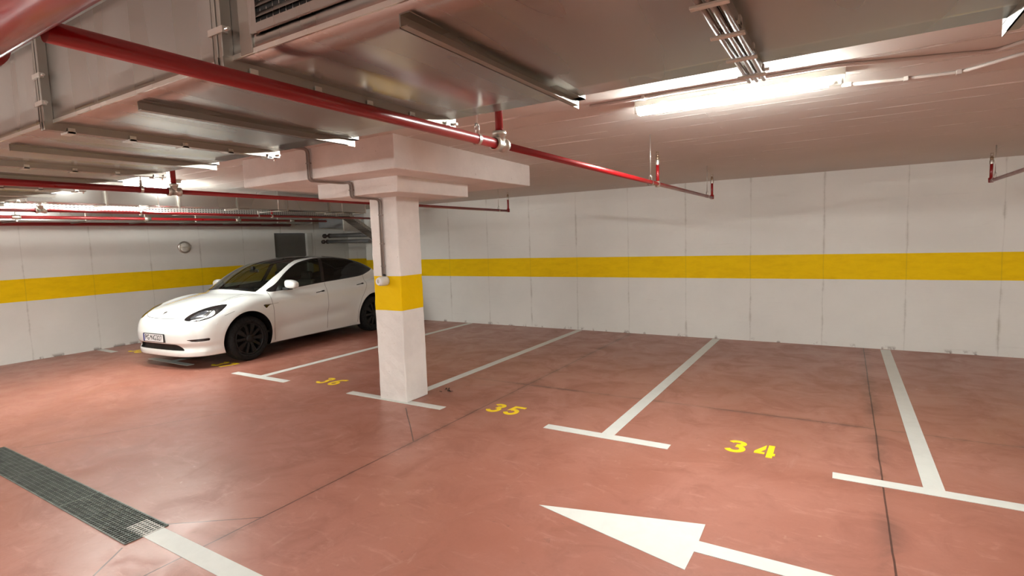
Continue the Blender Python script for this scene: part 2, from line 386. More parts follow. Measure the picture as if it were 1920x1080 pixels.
rebase(t, (-4.39, 4.38, 1.44))
t = empty('wall_sounder', label='small pale grey cylindrical device with a white ring face on the column', cat='device')
p0 = Vector((-4.37, 4.405, 1.385)); dr = Vector((0, -1, 0))
MB().lathe(p0, dr, [(0, 0), (0, .052), (.03, .055), (.10, .050), (.112, .044), (.112, .0)]).build('body', M['plastic'], t)
MB().lathe(p0+dr*.110, dr, [(0, .040), (.012, .040), (.014, .036), (.014, .022), (.006, .020)]).build('ring', M['white_pl'], t)
MB().lathe(p0+dr*.112, dr, [(0, .021), (.002, .019), (.004, 0)]).build('centre', M['plastic'], t)
MB().cyl((-4.378, 4.386, 1.43), (-4.378, 4.386, 1.46), .016).build('gland', M['black'], t)
rebase(t, (-4.37, 4.405, 1.385))

# round bulkhead lamp on the left wall
t = empty('bulkhead_lamp', label='round grey bulkhead lamp on the left wall above the yellow band', cat='wall lamp')
MB().lathe((LEFT, 6.12, 1.87), (1, 0, 0), [(0, .125), (.035, .128), (.05, .118), (.05, .095)], 40).build('ring', M['steel'], t)
MB().lathe((LEFT+.045, 6.12, 1.87), (1, 0, 0), [(0, .096), (.02, .09), (.045, .06), (.055, 0)], 40).build('dome', M['plastic'], t)
MB().box((LEFT+.05, 6.03, 1.862), (LEFT+.108, 6.21, 1.878)).build('guard_bar', M['steel'], t)
rebase(t, (LEFT, 6.12, 1.87))

# ------------------------------------------------------------------ floor markings
ZL = .003
def mark(name, mb, mat, label, cat, group=None): return tag(mb.build(name, mat), label, cat, group)
def rect(x0, y0, x1, y1): return MB().box((x0, y0, 0.0), (x1, y1, ZL))
def tee(xc, xl, xr, yend, label, bar_only=False):
    mb = MB(); y0, y1 = 4.38, 4.49
    poly = [(xl, y0), (xr, y0), (xr, y1), (xc+.06, y1), (xc+.06, yend), (xc-.06, yend), (xc-.06, y1), (xl, y1)] if not bar_only else [(xl, y0), (xr, y0), (xr, y1), (xl, y1)]
    if not bar_only:
        mb.box((xl, y0, 0), (xr, y1, ZL)); mb.box((xc-.06, y1, 0), (xc+.06, yend, ZL))
    else: mb.box((xl, y0, 0), (xr, y1, ZL))
    return mark('parking_line', mb, M['white_line'], label, 'line marking', 'white T-shaped bay lines')
tee(-6.93, -7.53, -6.33, 9.47, 'white T-shaped bay line between the car and number 36')
tee(-4.32, -5.12, -3.66, 9.46, 'white T-shaped bay line that the column stands on')
tee(-1.79, -2.40, -1.22, 9.46, 'white T-shaped bay line between numbers 35 and 34')
tee(.567, -.03, 1.9, 9.46, 'white T-shaped bay line right of number 34, bar running out of view')
tee(-9.35, -9.95, -8.72, 9.46, 'white T-shaped bay line under the nose of the parked car')
tee(0, -11.88, -11.28, 0, 'short white bar on the floor against the left wall', True)
ar = MB().prism([(-1.72*1.0, 3.05), (-.69, 2.79), (-.685, 2.985), (3.2, 2.96), (3.2, 3.085), (-.685, 3.105), (-.69, 3.31)], 0, ZL)
mark('direction_arrow', ar, M['white_line'], 'large white direction arrow on the floor pointing left', 'arrow marking')
mark('lane_line', MB().box((-3.745, 1.525, 0), (6.5, 1.648, ZL)), M['white_line'], 'white lane line running from the end of the floor grating', 'line marking')

def ribbon(mb, pts, w, z=ZL, closed=False):
    P = [Vector((p[0], p[1])) for p in pts]; L = []; R = []; n = len(P)
    for i in range(n):
        a = P[(i-1) % n] if closed or i > 0 else P[i]; b = P[(i+1) % n] if closed or i < n-1 else P[i]
        d = (b-a).normalized(); nn = Vector((-d.y, d.x))
        L.append(P[i]+nn*w/2); R.append(P[i]-nn*w/2)
    vs = [(q.x, q.y, z) for q in L]+[(q.x, q.y, z) for q in R]; m2 = n if closed else n-1
    top = [(i, (i+1) % n, n+(i+1) % n, n+i) for i in range(m2)]
    base = len(vs); vs += [(q[0], q[1], 0.0) for q in vs]
    fs = [tuple(reversed(f)) for f in top]+[tuple(i+base for i in f) for f in top]
    for i in range(m2):
        j = (i+1) % n
        fs += [(i, j, base+j, base+i), (n+i, base+n+i, base+n+j, n+j)]
    if not closed: fs += [(0, base, base+n, n), (n-1, 2*n-1, base+2*n-1, base+n-1)]
    mb.add(vs, fs)
def arcp(cx, cy, rx, ry, a0, a1, n=14): return [(cx+rx*math.cos(math.radians(a0+(a1-a0)*i/n)), cy+ry*math.sin(math.radians(a0+(a1-a0)*i/n))) for i in range(n+1)]
def digit(mb, d, x, y, w=.155, h=.27, t=.045, z=ZL):
    S = lambda pts: [(x+px*w, y+py*h) for px, py in pts]
    if d == '3':
        ribbon(mb, S(arcp(.48, .76, .34, .16, 160, -90)), t, z); ribbon(mb, S(arcp(.46, .31, .38, .23, 90, -160)), t*1.05, z+.0004)
    if d == '4':
        mb.prism(S([(.60, 0), (.90, 0), (.90, .18), (1.0, .18), (1.0, .36), (.90, .36), (.90, 1), (.60, 1)]), 0, z)
        mb.prism(S([(0, .22), (.50, .22), (.50, .36), (.30, .36), (.50, .62), (.50, .98), (.0, .38)]), 0, z)
    if d == '5':
        mb.prism(S([(.12, 1), (1.0, 1), (1.0, .84), (.36, .84), (.32, .62), (.02, .44)]), 0, z)
        ribbon(mb, S(arcp(.44, .33, .38, .25, 125, -160)), t*1.05, z+.0004)
    if d == '6':
        ribbon(mb, S(arcp(.48, .30, .34, .22, 0, 360, 24)[:-1]), t, z, True); ribbon(mb, S([(.92, .92), (.70, .93), (.42, .84), (.22, .62), (.14, .34)]), t, z+.0004)
    if d == '7':
        mb.prism(S([(0, 1), (1, 1), (1, .80), (.0, .80)]), 0, z); mb.prism(S([(.72, .82), (1, .82), (.52, 0), (.22, 0)]), 0, z+.0004)
    if d == '8':
        ribbon(mb, S(arcp(.5, .74, .30, .17, 0, 360, 22)[:-1]), t, z, True); ribbon(mb, S(arcp(.5, .30, .38, .23, 0, 360, 24)[:-1]), t, z+.0004, True)
for s, xc, lab in (('34', -.62, 'bright yellow stencilled 34 beside the right-hand end of the middle T-line'), ('35', -3.03, 'yellow stencilled 35 on the floor just right of the column'), ('36', -5.76, 'yellow stencilled 36 on the floor just left of the column'),
                   ('37', -8.24, 'worn yellow number beside the front wheel of the car'), ('38', -10.95, 'worn yellow number near the left wall, behind the car nose')):
    mb = MB(); digit(mb, s[0], xc-.185, 4.565); digit(mb, s[1], xc+.035, 4.565)
    mark('bay_number', mb, M['yellow_line'], lab, 'number', 'yellow bay numbers')
mb = MB(); rr = random.Random(3)
for i in range(9):
    a = rr.uniform(0, 6.28); x, y = -4.03+rr.uniform(-.06, .06), 5.0+rr.uniform(-.05, .05); l = rr.uniform(.015, .04)
    mb.add([(x, y, .003), (x+math.cos(a)*l, y+math.sin(a)*l, .012), (x+math.cos(a+1.1)*l, y+math.sin(a+1.1)*l, .005), (x+math.cos(a+.5)*l*1.4, y+math.sin(a+.5)*l*1.4, .016)], [(0, 1, 3), (0, 3, 2), (0, 2, 1), (1, 2, 3)])
tag(mb.build('leaf_litter', M['debris']), 'small dark clump of debris on the bay line right of the column', 'debris')

# ------------------------------------------------------------------ floor grating: one panel per metre
def grate_panel(x1, label):
    r = empty('drain_grating', label=label, cat='drain grate', group='steel gratings over the floor drain')
    L = .995; y0, y1 = 1.425, 1.675; z1 = .006; mb = MB()
    n = 33
    for i in range(n+1):
        x = -L+L*i/n; mb.box((x-.0032, y0, .0005), (x+.0032, y1, z1))
    for i in range(1, 8): y = y0+(y1-y0)*i/8; mb.box((-L, y-.0014, .0005), (0, y+.0014, z1-.0012))
    mb.build('bearing_bars', M['grate'], r)
    MB().box((-L, y0-.004, .0), (0, y0+.004, z1+.001)).box((-L, y1-.004, .0), (0, y1+.004, z1+.001)).box((-L, y0, 0), (-L+.006, y1, z1+.001)).box((-.006, y0, 0), (0, y1, z1+.001)).build('frame', M['grate'], r)
    MB().box((-L, y0, .0002), (0, y1, .0008)).build('channel', M['pit'], r)
    r.location = (x1, 0, 0); return r
for i, lab in enumerate(('steel floor grating with white paint on its end, nearest panel', 'second steel floor grating panel from the white lane line', 'third steel floor grating panel, at the left edge of the picture')):
    if i == 0: g0 = grate_panel(-3.75, lab); g = g0
    else: g = copy_tree(g0); g.location = (-3.75-i*1.0, 0, 0); g['label'] = lab
# ------------------------------------------------------------------ ceiling lamps
def make_lamp(L=1.30):
    r = empty('tube_lamp')
    h = MB(); prof = [(-.062, 0), (-.062, -.010), (-.055, -.040), (-.048, -.046), (.048, -.046), (.055, -.040), (.062, -.010), (.062, 0)]
    n = len(prof); vs = [(x, a, b) for x in (-L/2, L/2) for a, b in prof]
    h.add(vs, [tuple(range(n)), tuple(reversed(range(n, 2*n)))]+[(i, n+i, n+(i+1) % n, (i+1) % n) for i in range(n)])
    h.build('housing', M['lamp_body'], r, bevel=.003)
    def half(x0, x1, mat, name):
        pr = [(.053*math.cos(a), -.046-.046*math.sin(a)) for a in [math.pi*i/12 for i in range(13)]]; n = len(pr)
        mb = MB(); mb.add([(x, a, b) for x in (x0, x1) for a, b in pr], [tuple(range(n)), tuple(reversed(range(n, 2*n)))]+[(i, n+i, n+i+1, i+1) for i in range(n-1)], True)
        return mb.build(name, mat, r)
    half(-L/2+.02, L/2-.09, M['tube'], 'lit_diffuser')
    half(L/2-.09, L/2-.01, M['clear'], 'clear_end')
    MB().cyl((L/2-.09, 0, -.066), (L/2-.03, 0, -.066), .014).cyl((L/2-.03, 0, -.066), (L/2-.012, 0, -.066), .018).build('tube_cap', M['steel'], r)
    MB().box((-L/2-.006, -.05, -.088), (-L/2+.02, .05, -.01)).build('end_cap', M['lamp_body'], r, bevel=.008)
    for x in (-.45, -.05, .4):
        for s in (-1, 1): MB().box((x-.014, s*.060, -.055), (x+.014, s*.068, -.028)).build('clip', M['steel'], r)
    return r
L0 = make_lamp()
spots = [(-.65, 3.95, 0, 'glowing tube lamp on the ceiling right of the big duct'), (-8.35, 3.95, 0, 'glowing tube lamp on the ceiling between the ducts at far left'),
         (-8.3, 2.85, 0, 'added tube lamp hidden close behind the big duct, brightening the left floor and car'), (-.9, -2.4, 0, 'unseen tube lamp over the aisle behind the viewer, hung low for its light'), (-4.4, -1.0, 0, 'unseen tube lamp added low over the aisle to light the column front'), (-8.4, -1.0, 0, 'unseen tube lamp added low over the aisle to light the left side'),  # lamps out of sight, put in for the light on floor, car and column
         (4.2, -2.4, 0, 'unseen tube lamp over the aisle, far right, hung low for its light'), (5.6, 3.95, 0, 'tube lamp over the right-hand bays, out of view')]
for i, (x, y, rz, lab) in enumerate(spots):
    o = L0 if i == 0 else copy_tree(L0)
    drop = (.44 if y < -2 else .74) if y < 0 else 0  # unseen aisle lamps hung low so their light passes under the duct
    if drop:
        for sx in (-.5, .5): MB().cyl((sx, 0, 0), (sx, 0, drop), .006, 8).build('added_suspension_rod', M['steel'], o)  # rods added to carry the lowered lamps
    o.location = (x, y, ceil_z(y)-drop-.002); o.rotation_euler = (-.0195 if not rz else 0, .0195 if rz else 0, rz); tag(o, lab, 'ceiling lamp', 'ceiling tube lamps')
# conduits fixed to the ceiling
def onceil(pts, off=.012): return [(x, y, ceil_z(y)-off) for x, y in pts]
t = empty('ceiling_conduit', label='thin painted conduit on the ceiling running right from the lit lamp', cat='conduit', group='conduits on the ceiling')
MB().tube(path(onceil([(-.02, 4.30), (.28, 4.38), (.62, 4.42), (.86, 4.20), (1.8, 4.0)]), .05), .011, 10).build('conduit_tube', M['conduit_w'], t)
for x, y in ((.02, 4.31), (.33, 4.385), (.60, 4.415)): MB().box((x-.012, y-.02, ceil_z(y)-.027), (x+.012, y+.02, ceil_z(y))).build('clip', M['conduit_w'], t)
rebase(t, (.0, 4.35, ceil_z(4.35)-.02))
t = empty('ceiling_conduit', label='thin painted conduit on the ceiling between the big duct and the lit lamp', cat='conduit', group='conduits on the ceiling')
MB().tube(path(onceil([(-1.6, 3.78), (-.06, 3.80), (.70, 4.05), (.92, 3.85), (1.8, 3.78)]), .05), .011, 10).build('conduit_tube', M['conduit_w'], t)
for x, y in ((-1.2, 3.785), (-.5, 3.795)): MB().box((x-.012, y-.02, ceil_z(y)-.027), (x+.012, y+.02, ceil_z(y))).build('clip', M['conduit_w'], t)
rebase(t, (-.4, 3.8, ceil_z(3.8)-.02))
t = empty('ceiling_conduit', label='long thin white conduit on the ceiling along the upper right duct edge', cat='conduit', group='conduits on the ceiling')
MB().tube(onceil([(-1.4, 3.32), (1.9, 3.34)]), .009, 10).build('conduit_tube', M['conduit_w'], t)
for x in (-.9, -.06, .5, 1.1): MB().box((x-.01, 3.31, ceil_z(3.33)-.024), (x+.01, 3.35, ceil_z(3.33))).build('clip', M['conduit_w'], t)
rebase(t, (0, 3.33, ceil_z(3.33)-.02))

# ------------------------------------------------------------------ the big duct
DY0, DY1, DZ0, DZ1 = 1.06, 2.18, 2.40, 2.782
t = empty('ventilation_duct', label='huge galvanised rectangular duct hanging under the ceiling across the top of the picture', cat='duct')
flx = [-.28-1.405*i for i in range(-3, 8)]      # flanged joints
flx = sorted([x for x in flx if x > LEFT+.6], reverse=True)
edges = [RIGHT-.05]+flx+[LEFT+.32]
GX = (-1.50, .9)                                 # grille opening in the section right of the second joint
for a, b in zip(edges[:-1], edges[1:]):
    mb = MB(); x0, x1 = b, a; n = 8
    gr = x0 < -1.6 < x1+.2 and x1 < 0 and x0 > -1.8
    # bottom, back, front, top sheets with slight cross-break
    for ym, (p, q) in (('b', ((DY0, DZ0), (DY1, DZ0))), ('k', ((DY1, DZ0), (DY1, DZ1))), ('t', ((DY1, DZ1), (DY0, DZ1))), ('f', ((DY0, DZ1), (DY0, DZ0)))):
        vs = []; fs = []
        for i in range(n+1):
            for j in range(n+1):
                fx, fy = i/n, j/n; y = p[0]+(q[0]-p[0])*fy; z = p[1]+(q[1]-p[1])*fy
                bul = .010*math.sin(math.pi*fx)*math.sin(math.pi*fy)*(1 if ym in 'bk' else .4)
                if ym == 'b': z -= bul*.7
                if ym == 'k': y += bul*.3
                if ym == 'f': y -= bul*.3
                vs.append((x0+(x1-x0)*fx, y, z))
        for i in range(n):
            for j in range(n): fs.append((i*(n+1)+j, i*(n+1)+j+1, (i+1)*(n+1)+j+1, (i+1)*(n+1)+j))
        mb.add(vs, fs, True)
    o = mb.build('duct_section', M['galv'], t)
    MB().box((x0, DY0-.004, DZ0-.003), (x1, DY0+.003, DZ0+.012)).build('lower_seam', M['galv3'], o)
def ring(x0, x1, d, t_=.004):
    """flat frame around the duct, d = how far it stands out"""
    mb = MB()
    mb.box((x0, DY0-d, DZ0-d), (x1, DY1+d, DZ0)); mb.box((x0, DY0-d, DZ1), (x1, DY1+d, DZ1+.012)); mb.box((x0, DY0-d, DZ0), (x1, DY0, DZ1)); mb.box((x0, DY1, DZ0), (x1, DY1+d, DZ1)); return mb
for x in flx:
    f = ring(x-.024, x-.003, .036).build('flange', M['galv2'], t, bevel=.002)
    f2 = ring(x+.003, x+.024, .036).build('flange', M['galv2'], t, bevel=.002)
    for z in (DZ0+.08, DZ0+.20):
        MB().box((x-.04, DY0-.042, z-.010), (x+.04, DY0-.024, z+.010)).cyl((x-.055, DY0-.03, z), (x+.055, DY0-.03, z), .006, 8).build('bolt', M['galv3'], f)
    for k in range(5):
        y = DY0+.06+(DY1-DY0-.1)*k/4
        MB().box((x-.036, y-.018, DZ0-.044), (x+.036, y+.018, DZ0-.034)).box((x-.036, y-.014, DZ0-.042), (x-.03, y+.014, DZ0-.018)).box((x+.03, y-.014, DZ0-.042), (x+.036, y+.014, DZ0-.018)).build('cleat', M['galv3'], f)
    MB().cyl((x-.04, DY1+.02, DZ0-.02), (x+.045, DY1+.02, DZ0-.02), .006, 8).cyl((x-.018, DY1+.028, DZ0-.05), (x-.018, DY1+.028, DZ0+.02), .006, 8).build('bolt', M['galv3'], f)
for x in [q-.7025 for q in [flx[0]+1.405]+flx]:
    if x < LEFT+.5 or x > RIGHT-.3: continue
    mb = MB(); mb.box((x-.020, DY0+.05, DZ0-.004), (x+.016, DY1+.055, DZ0-.001)); mb.box((x-.020, DY0+.05, DZ0-.038), (x-.016, DY1+.055, DZ0-.004)); mb.box((x-.020, DY0+.05, DZ0-.038), (x+.008, DY1+.0, DZ0-.035))
    mb.build('stiffener', M['galv2'], t)
    MB().box((x-.020, DY1+.003, DZ0-.004), (x+.016, DY1+.055, DZ0+.030)).build('stiffener_tip', M['galv3'], t)
# grille let into the front face
g = MB(); x0, x1, z0, z1 = -1.515, .9, 2.475, 2.742; yf = DY0-.012
g.box((x0, yf-.004, z0-.028), (x1, yf+.006, z0)).box((x0, yf-.004, z1), (x1, yf+.006, z1+.028)).box((x0-.035, yf-.004, z0-.028), (x0, yf+.006, z1+.028)).box((x1, yf-.004, z0-.028), (x1+.035, yf+.006, z1+.028))
gf = g.build('grille', M['galv'], t, bevel=.002)
MB().box((x0, DY0-.008, z0), (x1, DY0-.005, z1)).build('grille_opening', M['black'], gf)
for i in range(9):
    z = z0+.015+i*.030; mb = MB(); mb.add([(x0, yf-.003, z), (x1, yf-.003, z), (x1, yf+.004, z+.017), (x0, yf+.004, z+.017), (x0, yf-.005, z-.002), (x1, yf-.005, z-.002), (x1, yf+.003, z+.015), (x0, yf+.003, z+.015)],
        [(0, 1, 2, 3), (7, 6, 5, 4), (0, 4, 5, 1), (3, 2, 6, 7)]); mb.build('louvre', M['galv'], gf)
mb = MB()
for i in range(80): x = x0+.015+i*.030; mb.box((x-.0012, DY0-.0082, z0), (x+.0012, DY0-.0068, z1))
mb.build('vertical_blades', M['galv3'], gf)
MB().box((-1.615, DY0-.006, DZ0), (-1.555, DY0, DZ1)).build('joint_strip', M['galv2'], t, bevel=.001)
rebase(t, (-2.4, 1.62, 2.4))
# cables clipped under the duct, at the joint above the lit lamp
t = empty('cable_bundle', label='bundle of thin grey conduits clipped in brackets under the big duct, above the lit lamp', cat='cable bundle')
for k in range(3): MB().tube([(-.30+k*.024, .60, 2.347), (-.302+k*.024, 1.2, 2.345-.001*k), (-.30+k*.024, 2.20, 2.347)], .008, 8).build('conduit_tube', M['conduit'], t)
for y in (1.1, 1.38, 1.62, 1.86, 2.08): MB().box((-.322, y-.010, 2.330), (-.232, y+.010, 2.338)).build('bracket', M['lamp_body'], t, bevel=.002)
rebase(t, (-.28, 1.2, 2.34))

# ------------------------------------------------------------------ sprinkler pipes
t = empty('sprinkler_main', label='thick red sprinkler main pipe crossing the top left corner', cat='pipe')
MB().cyl((-6.9, .50, 2.328), (6.9, .50, 2.328), .044, 36).build('pipe', M['red'], t)
for x in (-1.86, -5.3, 1.6): MB().lathe((x, .50, 2.328), (1, 0, 0), [(-.045, .044), (-.04, .056), (-.012, .058), (-.008, .053), (.008, .053), (.012, .058), (.04, .056), (.045, .044)], 32).build('coupling', M['red'], t)
MB().cyl((-1.635, .44, 2.325), (-1.635, .50, 2.325), .020, 20).build('threaded_outlet', M['red'], t)
rebase(t, (-1.56, .5, 2.328))
def head(mb_parent, x, y, z):
    h = MB().cyl((x, y, z), (x, y, z+.035), .017, 6).cyl((x, y, z+.035), (x, y, z+.05), .012).cyl((x, y, z+.078), (x, y, z+.081), .016)
    h.tube([(x-.011, y, z+.045), (x-.014, y, z+.062), (x-.004, y, z+.078)], .002, 6).tube([(x+.011, y, z+.045), (x+.014, y, z+.062), (x+.004, y, z+.078)], .002, 6)
    h.build('sprinkler_head', M['brass'], mb_parent)
def branch(x, zp, tee_y, mid_y, end_y, label, start=.54):
    t = empty('sprinkler_pipe', label=label, cat='pipe', group='red sprinkler branch pipes')
    MB().cyl((x, start, zp+.012), (x, tee_y, zp+.006), .0255, 22).build('pipe', M['red'], t)
    MB().cyl((x, tee_y, zp+.006), (x, end_y, zp-.012), .020, 20).build('pipe', M['red'], t)
    MB().lathe((x, tee_y, zp+.005), (0, 1, 0), [(-.055, .030), (-.052, .037), (-.03, .037), (-.028, .031), (.028, .031), (.03, .037), (.052, .037), (.055, .028)], 24)\
        .lathe((x, tee_y, zp+.005), (0, 0, 1), [(0, .03), (.045, .03), (.047, .037), (.068, .037), (.07, .026)], 24).build('tee_fitting', M['fit'], t)
    MB().cyl((x, tee_y, zp+.06), (x, tee_y, ceil_z(tee_y)-.09), .021, 18).build('riser', M['red'], t); head(t, x, tee_y, ceil_z(tee_y)-.09)
    for yy, last in ((mid_y, 0), (end_y, 1)):
        if yy is None: continue
        zz = zp-.008
        MB().lathe((x, yy, zz), (0, 0, 1), [(-.026, .012), (-.024, .024), (.03, .026), (.032, .022)], 18).build('elbow_fitting' if last else 'tee_fitting', M['red'] if last else M['fit'], t)
        MB().cyl((x, yy, zz), (x, yy, zz+.20), .016, 16).build('riser', M['red'], t)
        MB().lathe((x, yy, zz+.19), (0, 0, 1), [(0, .02), (.035, .022), (.05, .016)], 16).build('reducer', M['fit'], t)
        head(t, x, yy, zz+.235)
    rebase(t, (x, tee_y, zp)); return t
branch(-1.56, 2.298, 2.46, 5.34, 7.94, 'red sprinkler branch pipe running under the big duct and past the column')
branch(-4.97, 2.308, 2.52, None, 8.04, 'red sprinkler branch pipe passing behind the column, over the car')
branch(-8.38, 2.345, 2.67, 5.82, 8.3, 'red sprinkler branch pipe with a bright top, below the cable tray at left')
branch(1.475, 2.305, 2.46, 5.2, 8.40, 'red sprinkler pipe ending in an upright at the right edge of the picture')
def hanger(x, y, zp, label):
    zt = ceil_z(y); t = empty('pipe_hanger', label=label, cat='pipe hanger', group='pipe hangers')
    MB().cyl((x, y, zp+.055), (x, y, zt), .0045, 8).build('rod', M['steel'], t)
    loop = [(x+.0275*math.cos(a), y, zp+.030*math.sin(a)) for a in [math.radians(110+320*i/22) for i in range(23)]]
    mb = MB(); vs = []; 
    for q in loop: vs += [(q[0], y-.011, q[2]), (q[0], y+.011, q[2])]
    mb.add(vs, [(2*i, 2*i+1, 2*i+3, 2*i+2) for i in range(22)], True)
    mb.tube([(x-.010, y, zp+.028), (x-.012, y, zp+.062), (x+.012, y, zp+.062), (x+.010, y, zp+.028)], .005, 8).build('clevis_ring', M['steel'], t)
    MB().cyl((x, y, zp+.05), (x, y, zp+.075), .010, 6).build('nut', M['steel'], t)
    rebase(t, (x, y, zt)); return t
hanger(-1.56, 2.253, 2.304, 'ring hanger beside the silver tee of the nearest red pipe')
hanger(-1.56, 5.11, 2.290, 'thin hanger rod beside the first upright of the nearest red pipe')
hanger(-1.56, 7.62, 2.286, 'thin hanger rod near the end of the nearest red pipe')
hanger(-4.97, 7.73, 2.296, 'thin hanger rod on the red pipe end just right of the column')
hanger(-4.97, 2.26, 2.318, 'ring hanger on the red pipe in front of the lit ceiling at left')
hanger(-8.38, 3.77, 2.343, 'hanger rod on the red pipe under the far duct, left one')
hanger(-8.38, 5.56, 2.340, 'hanger rod on the red pipe under the far duct, right one')
hanger(1.475, 8.2, 2.298, 'thin hanger rod at the end of the red pipe at the right edge')

# ------------------------------------------------------------------ far ducts, tray and pipes along the left wall
def seg_duct(name, x0, x1, z0, z1, y0, y1, step, label, mat):
    t = empty(name, label=label, cat='duct'); n = max(1, round((y1-y0)/step)); L = (y1-y0)/n
    for i in range(n):
        a, b = y0+i*L, y0+(i+1)*L
        MB().box((x0, a+.002, z0), (x1, b-.002, z1)).build('duct_section', mat, t, bevel=.003)
        if i: MB().box((x0-.02, a-.012, z0-.02), (x1+.022, a+.012, z1+.012)).build('flange', M['galv2'], t)
    MB().box((x0-.02, y1-.012, z0-.02), (x1+.022, y1, z1+.012)).build('end_flange', M['steel'], t)
    rebase(t, ((x0+x1)/2, y0, z0)); return t
seg_duct('ventilation_duct', -8.33, -8.0, 2.425, 2.60, 2.35, 7.60, .875, 'long flat galvanised duct under the ceiling above the car, below the lit ceiling', M['galv'])
seg_duct('ventilation_duct', -11.6, -11.0, 2.36, 2.55, 2.27, 8.7, .93, 'galvanised duct beside the left wall, brightly lit at its left end', M['galv'])
for y, lab in ((3.82, 'L-shaped hanger of the far duct, left one'), (5.66, 'L-shaped hanger of the far duct, middle one'), (7.0, 'L-shaped hanger of the far duct, nearest the column')):
    t = empty('duct_hanger', label=lab, cat='duct hanger', group='hangers of the far duct')
    MB().cyl((-7.965, y, 2.40), (-7.965, y, ceil_z(y)), .006, 8).build('rod', M['steel'], t)
    MB().box((-8.46, y-.02, 2.396), (-7.94, y+.02, 2.404)).box((-8.46, y-.02, 2.404), (-8.452, y+.02, 2.418)).build('bracket', M['steel'], t)
    MB().cyl((-8.44, y, 2.40), (-8.44, y, ceil_z(y)), .006, 8).build('rod', M['steel'], t)
    rebase(t, (-7.965, y, ceil_z(y)))
t = empty('cable_tray', label='long perforated cable tray below the far duct, bending down beside the column', cat='cable tray')
def tray_run(mb, a, b, w0, w1, h=.075):
    pass
MB().box((-9.30, 2.26, 2.40), (-9.0, 8.1, 2.406)).box((-9.003, 2.26, 2.40), (-9.0, 8.1, 2.475)).box((-9.303, 2.26, 2.40), (-9.30, 8.1, 2.475)).build('tray', M['tray'], t)
dg = MB(); 
for xo in (-9.30, -9.0):
    dg.add([(xo, 8.1, 2.40), (xo, 8.1, 2.475), (xo, 9.15, 1.90), (xo, 9.15, 1.82), (xo+.004, 8.1, 2.40), (xo+.004, 8.1, 2.475), (xo+.004, 9.15, 1.90), (xo+.004, 9.15, 1.82)],
           [(0, 1, 2, 3), (7, 6, 5, 4), (1, 5, 6, 2), (0, 3, 7, 4), (2, 6, 7, 3), (0, 4, 5, 1)])
dg.add([(-9.3, 8.1, 2.402), (-9.0, 8.1, 2.402), (-9.0, 9.15, 1.822), (-9.3, 9.15, 1.822), (-9.3, 8.1, 2.408), (-9.0, 8.1, 2.408), (-9.0, 9.15, 1.828), (-9.3, 9.15, 1.828)], [(0, 3, 2, 1), (4, 5, 6, 7), (0, 1, 5, 4), (2, 3, 7, 6), (1, 2, 6, 5), (3, 0, 4, 7)])
dg.build('sloping_tray', M['tray'], t)
for k in range(4): MB().tube([(-9.25+k*.06, 2.26, 2.42), (-9.25+k*.06, 8.06, 2.42), (-9.25+k*.06, 8.16, 2.40), (-9.25+k*.06, 9.15, 1.85)], .014, 8).build('cable', M['black'], t)
rebase(t, (-9.15, 5, 2.40))
for y, lab in ((3.2, 'nearest the big duct'), (4.7, 'second from the big duct'), (6.2, 'second from the sloping end'), (7.7, 'nearest the sloping end')):
    t = empty('tray_support', label='rods and cross rail carrying the far cable tray, '+lab, cat='tray support', group='supports of the far cable tray')
    MB().box((-9.36, y-.015, 2.375), (-8.94, y+.015, 2.398)).build('rail', M['steel'], t)
    for x in (-9.35, -8.95): MB().cyl((x, y, 2.38), (x, y, ceil_z(y)), .005, 8).build('rod', M['steel'], t)
    rebase(t, (-9.15, y, ceil_z(y)))
def long_pipe(x, z, r, y0, y1, label, mat, fit=(), name='sprinkler_pipe'):
    t = empty(name, label=label, cat='pipe')
    MB().cyl((x, y0, z), (x, y1, z), r, 22).build('pipe', mat, t)
    for y in fit: MB().lathe((x, y, z), (0, 1, 0), [(-.05, r), (-.046, r*1.4), (.046, r*1.4), (.05, r)], 20).build('coupling', M['fit'], t)
    rebase(t, (x, y0, z)); return t
long_pipe(-10.0, 2.355, .024, 2.27, 8.3, 'thin red pipe with bright couplings, just below the upper far red pipe', M['red'], (2.9, 4.6, 6.2, 7.4))
long_pipe(-11.72, 2.372, .072, -3, 8.6, 'thick dark red pipe along the top of the left wall', M['red'])
MB_ = MB
t = empty('insulated_pipe', label='upper grey insulated pipe above the rear of the car', cat='pipe', group='grey pipes in the far corner')
MB().cyl((-11.0, 9.25, 2.045), (-9.65, 9.25, 2.03), .052, 20).build('pipe', M['pipe_grey'], t); MB().box((-9.92, 9.29, 2.0), (-9.88, 9.5, 2.07)).build('bracket', M['steel'], t)
MB().lathe((-11.0, 9.25, 2.045), (-1, 0, 0), [(0, .055), (.06, .06), (.07, .03), (.2, .03), (.21, .055), (.26, .055), (.27, 0)], 18).build('valve', M['darkfit'], t)
rebase(t, (-10.3, 9.25, 2.04))
t = empty('insulated_pipe', label='lower grey insulated pipe above the rear of the car', cat='pipe', group='grey pipes in the far corner')
MB().cyl((-11.1, 9.25, 1.90), (-9.65, 9.25, 1.88), .045, 20).build('pipe', M['pipe_grey'], t); MB().box((-9.92, 9.28, 1.86), (-9.88, 9.5, 1.91)).build('bracket', M['steel'], t)
MB().lathe((-11.1, 9.25, 1.90), (-1, 0, 0), [(0, .05), (.05, .055), (.06, .028), (.16, .028), (.17, .05), (.22, .05), (.23, 0)], 18).build('valve', M['darkfit'], t)
rebase(t, (-10.3, 9.25, 1.89))
t = empty('duct_elbow', label='dark curved duct elbow in the far corner over the rear of the car', cat='duct')
mb = MB(); vs = []; fs = []; n = 12
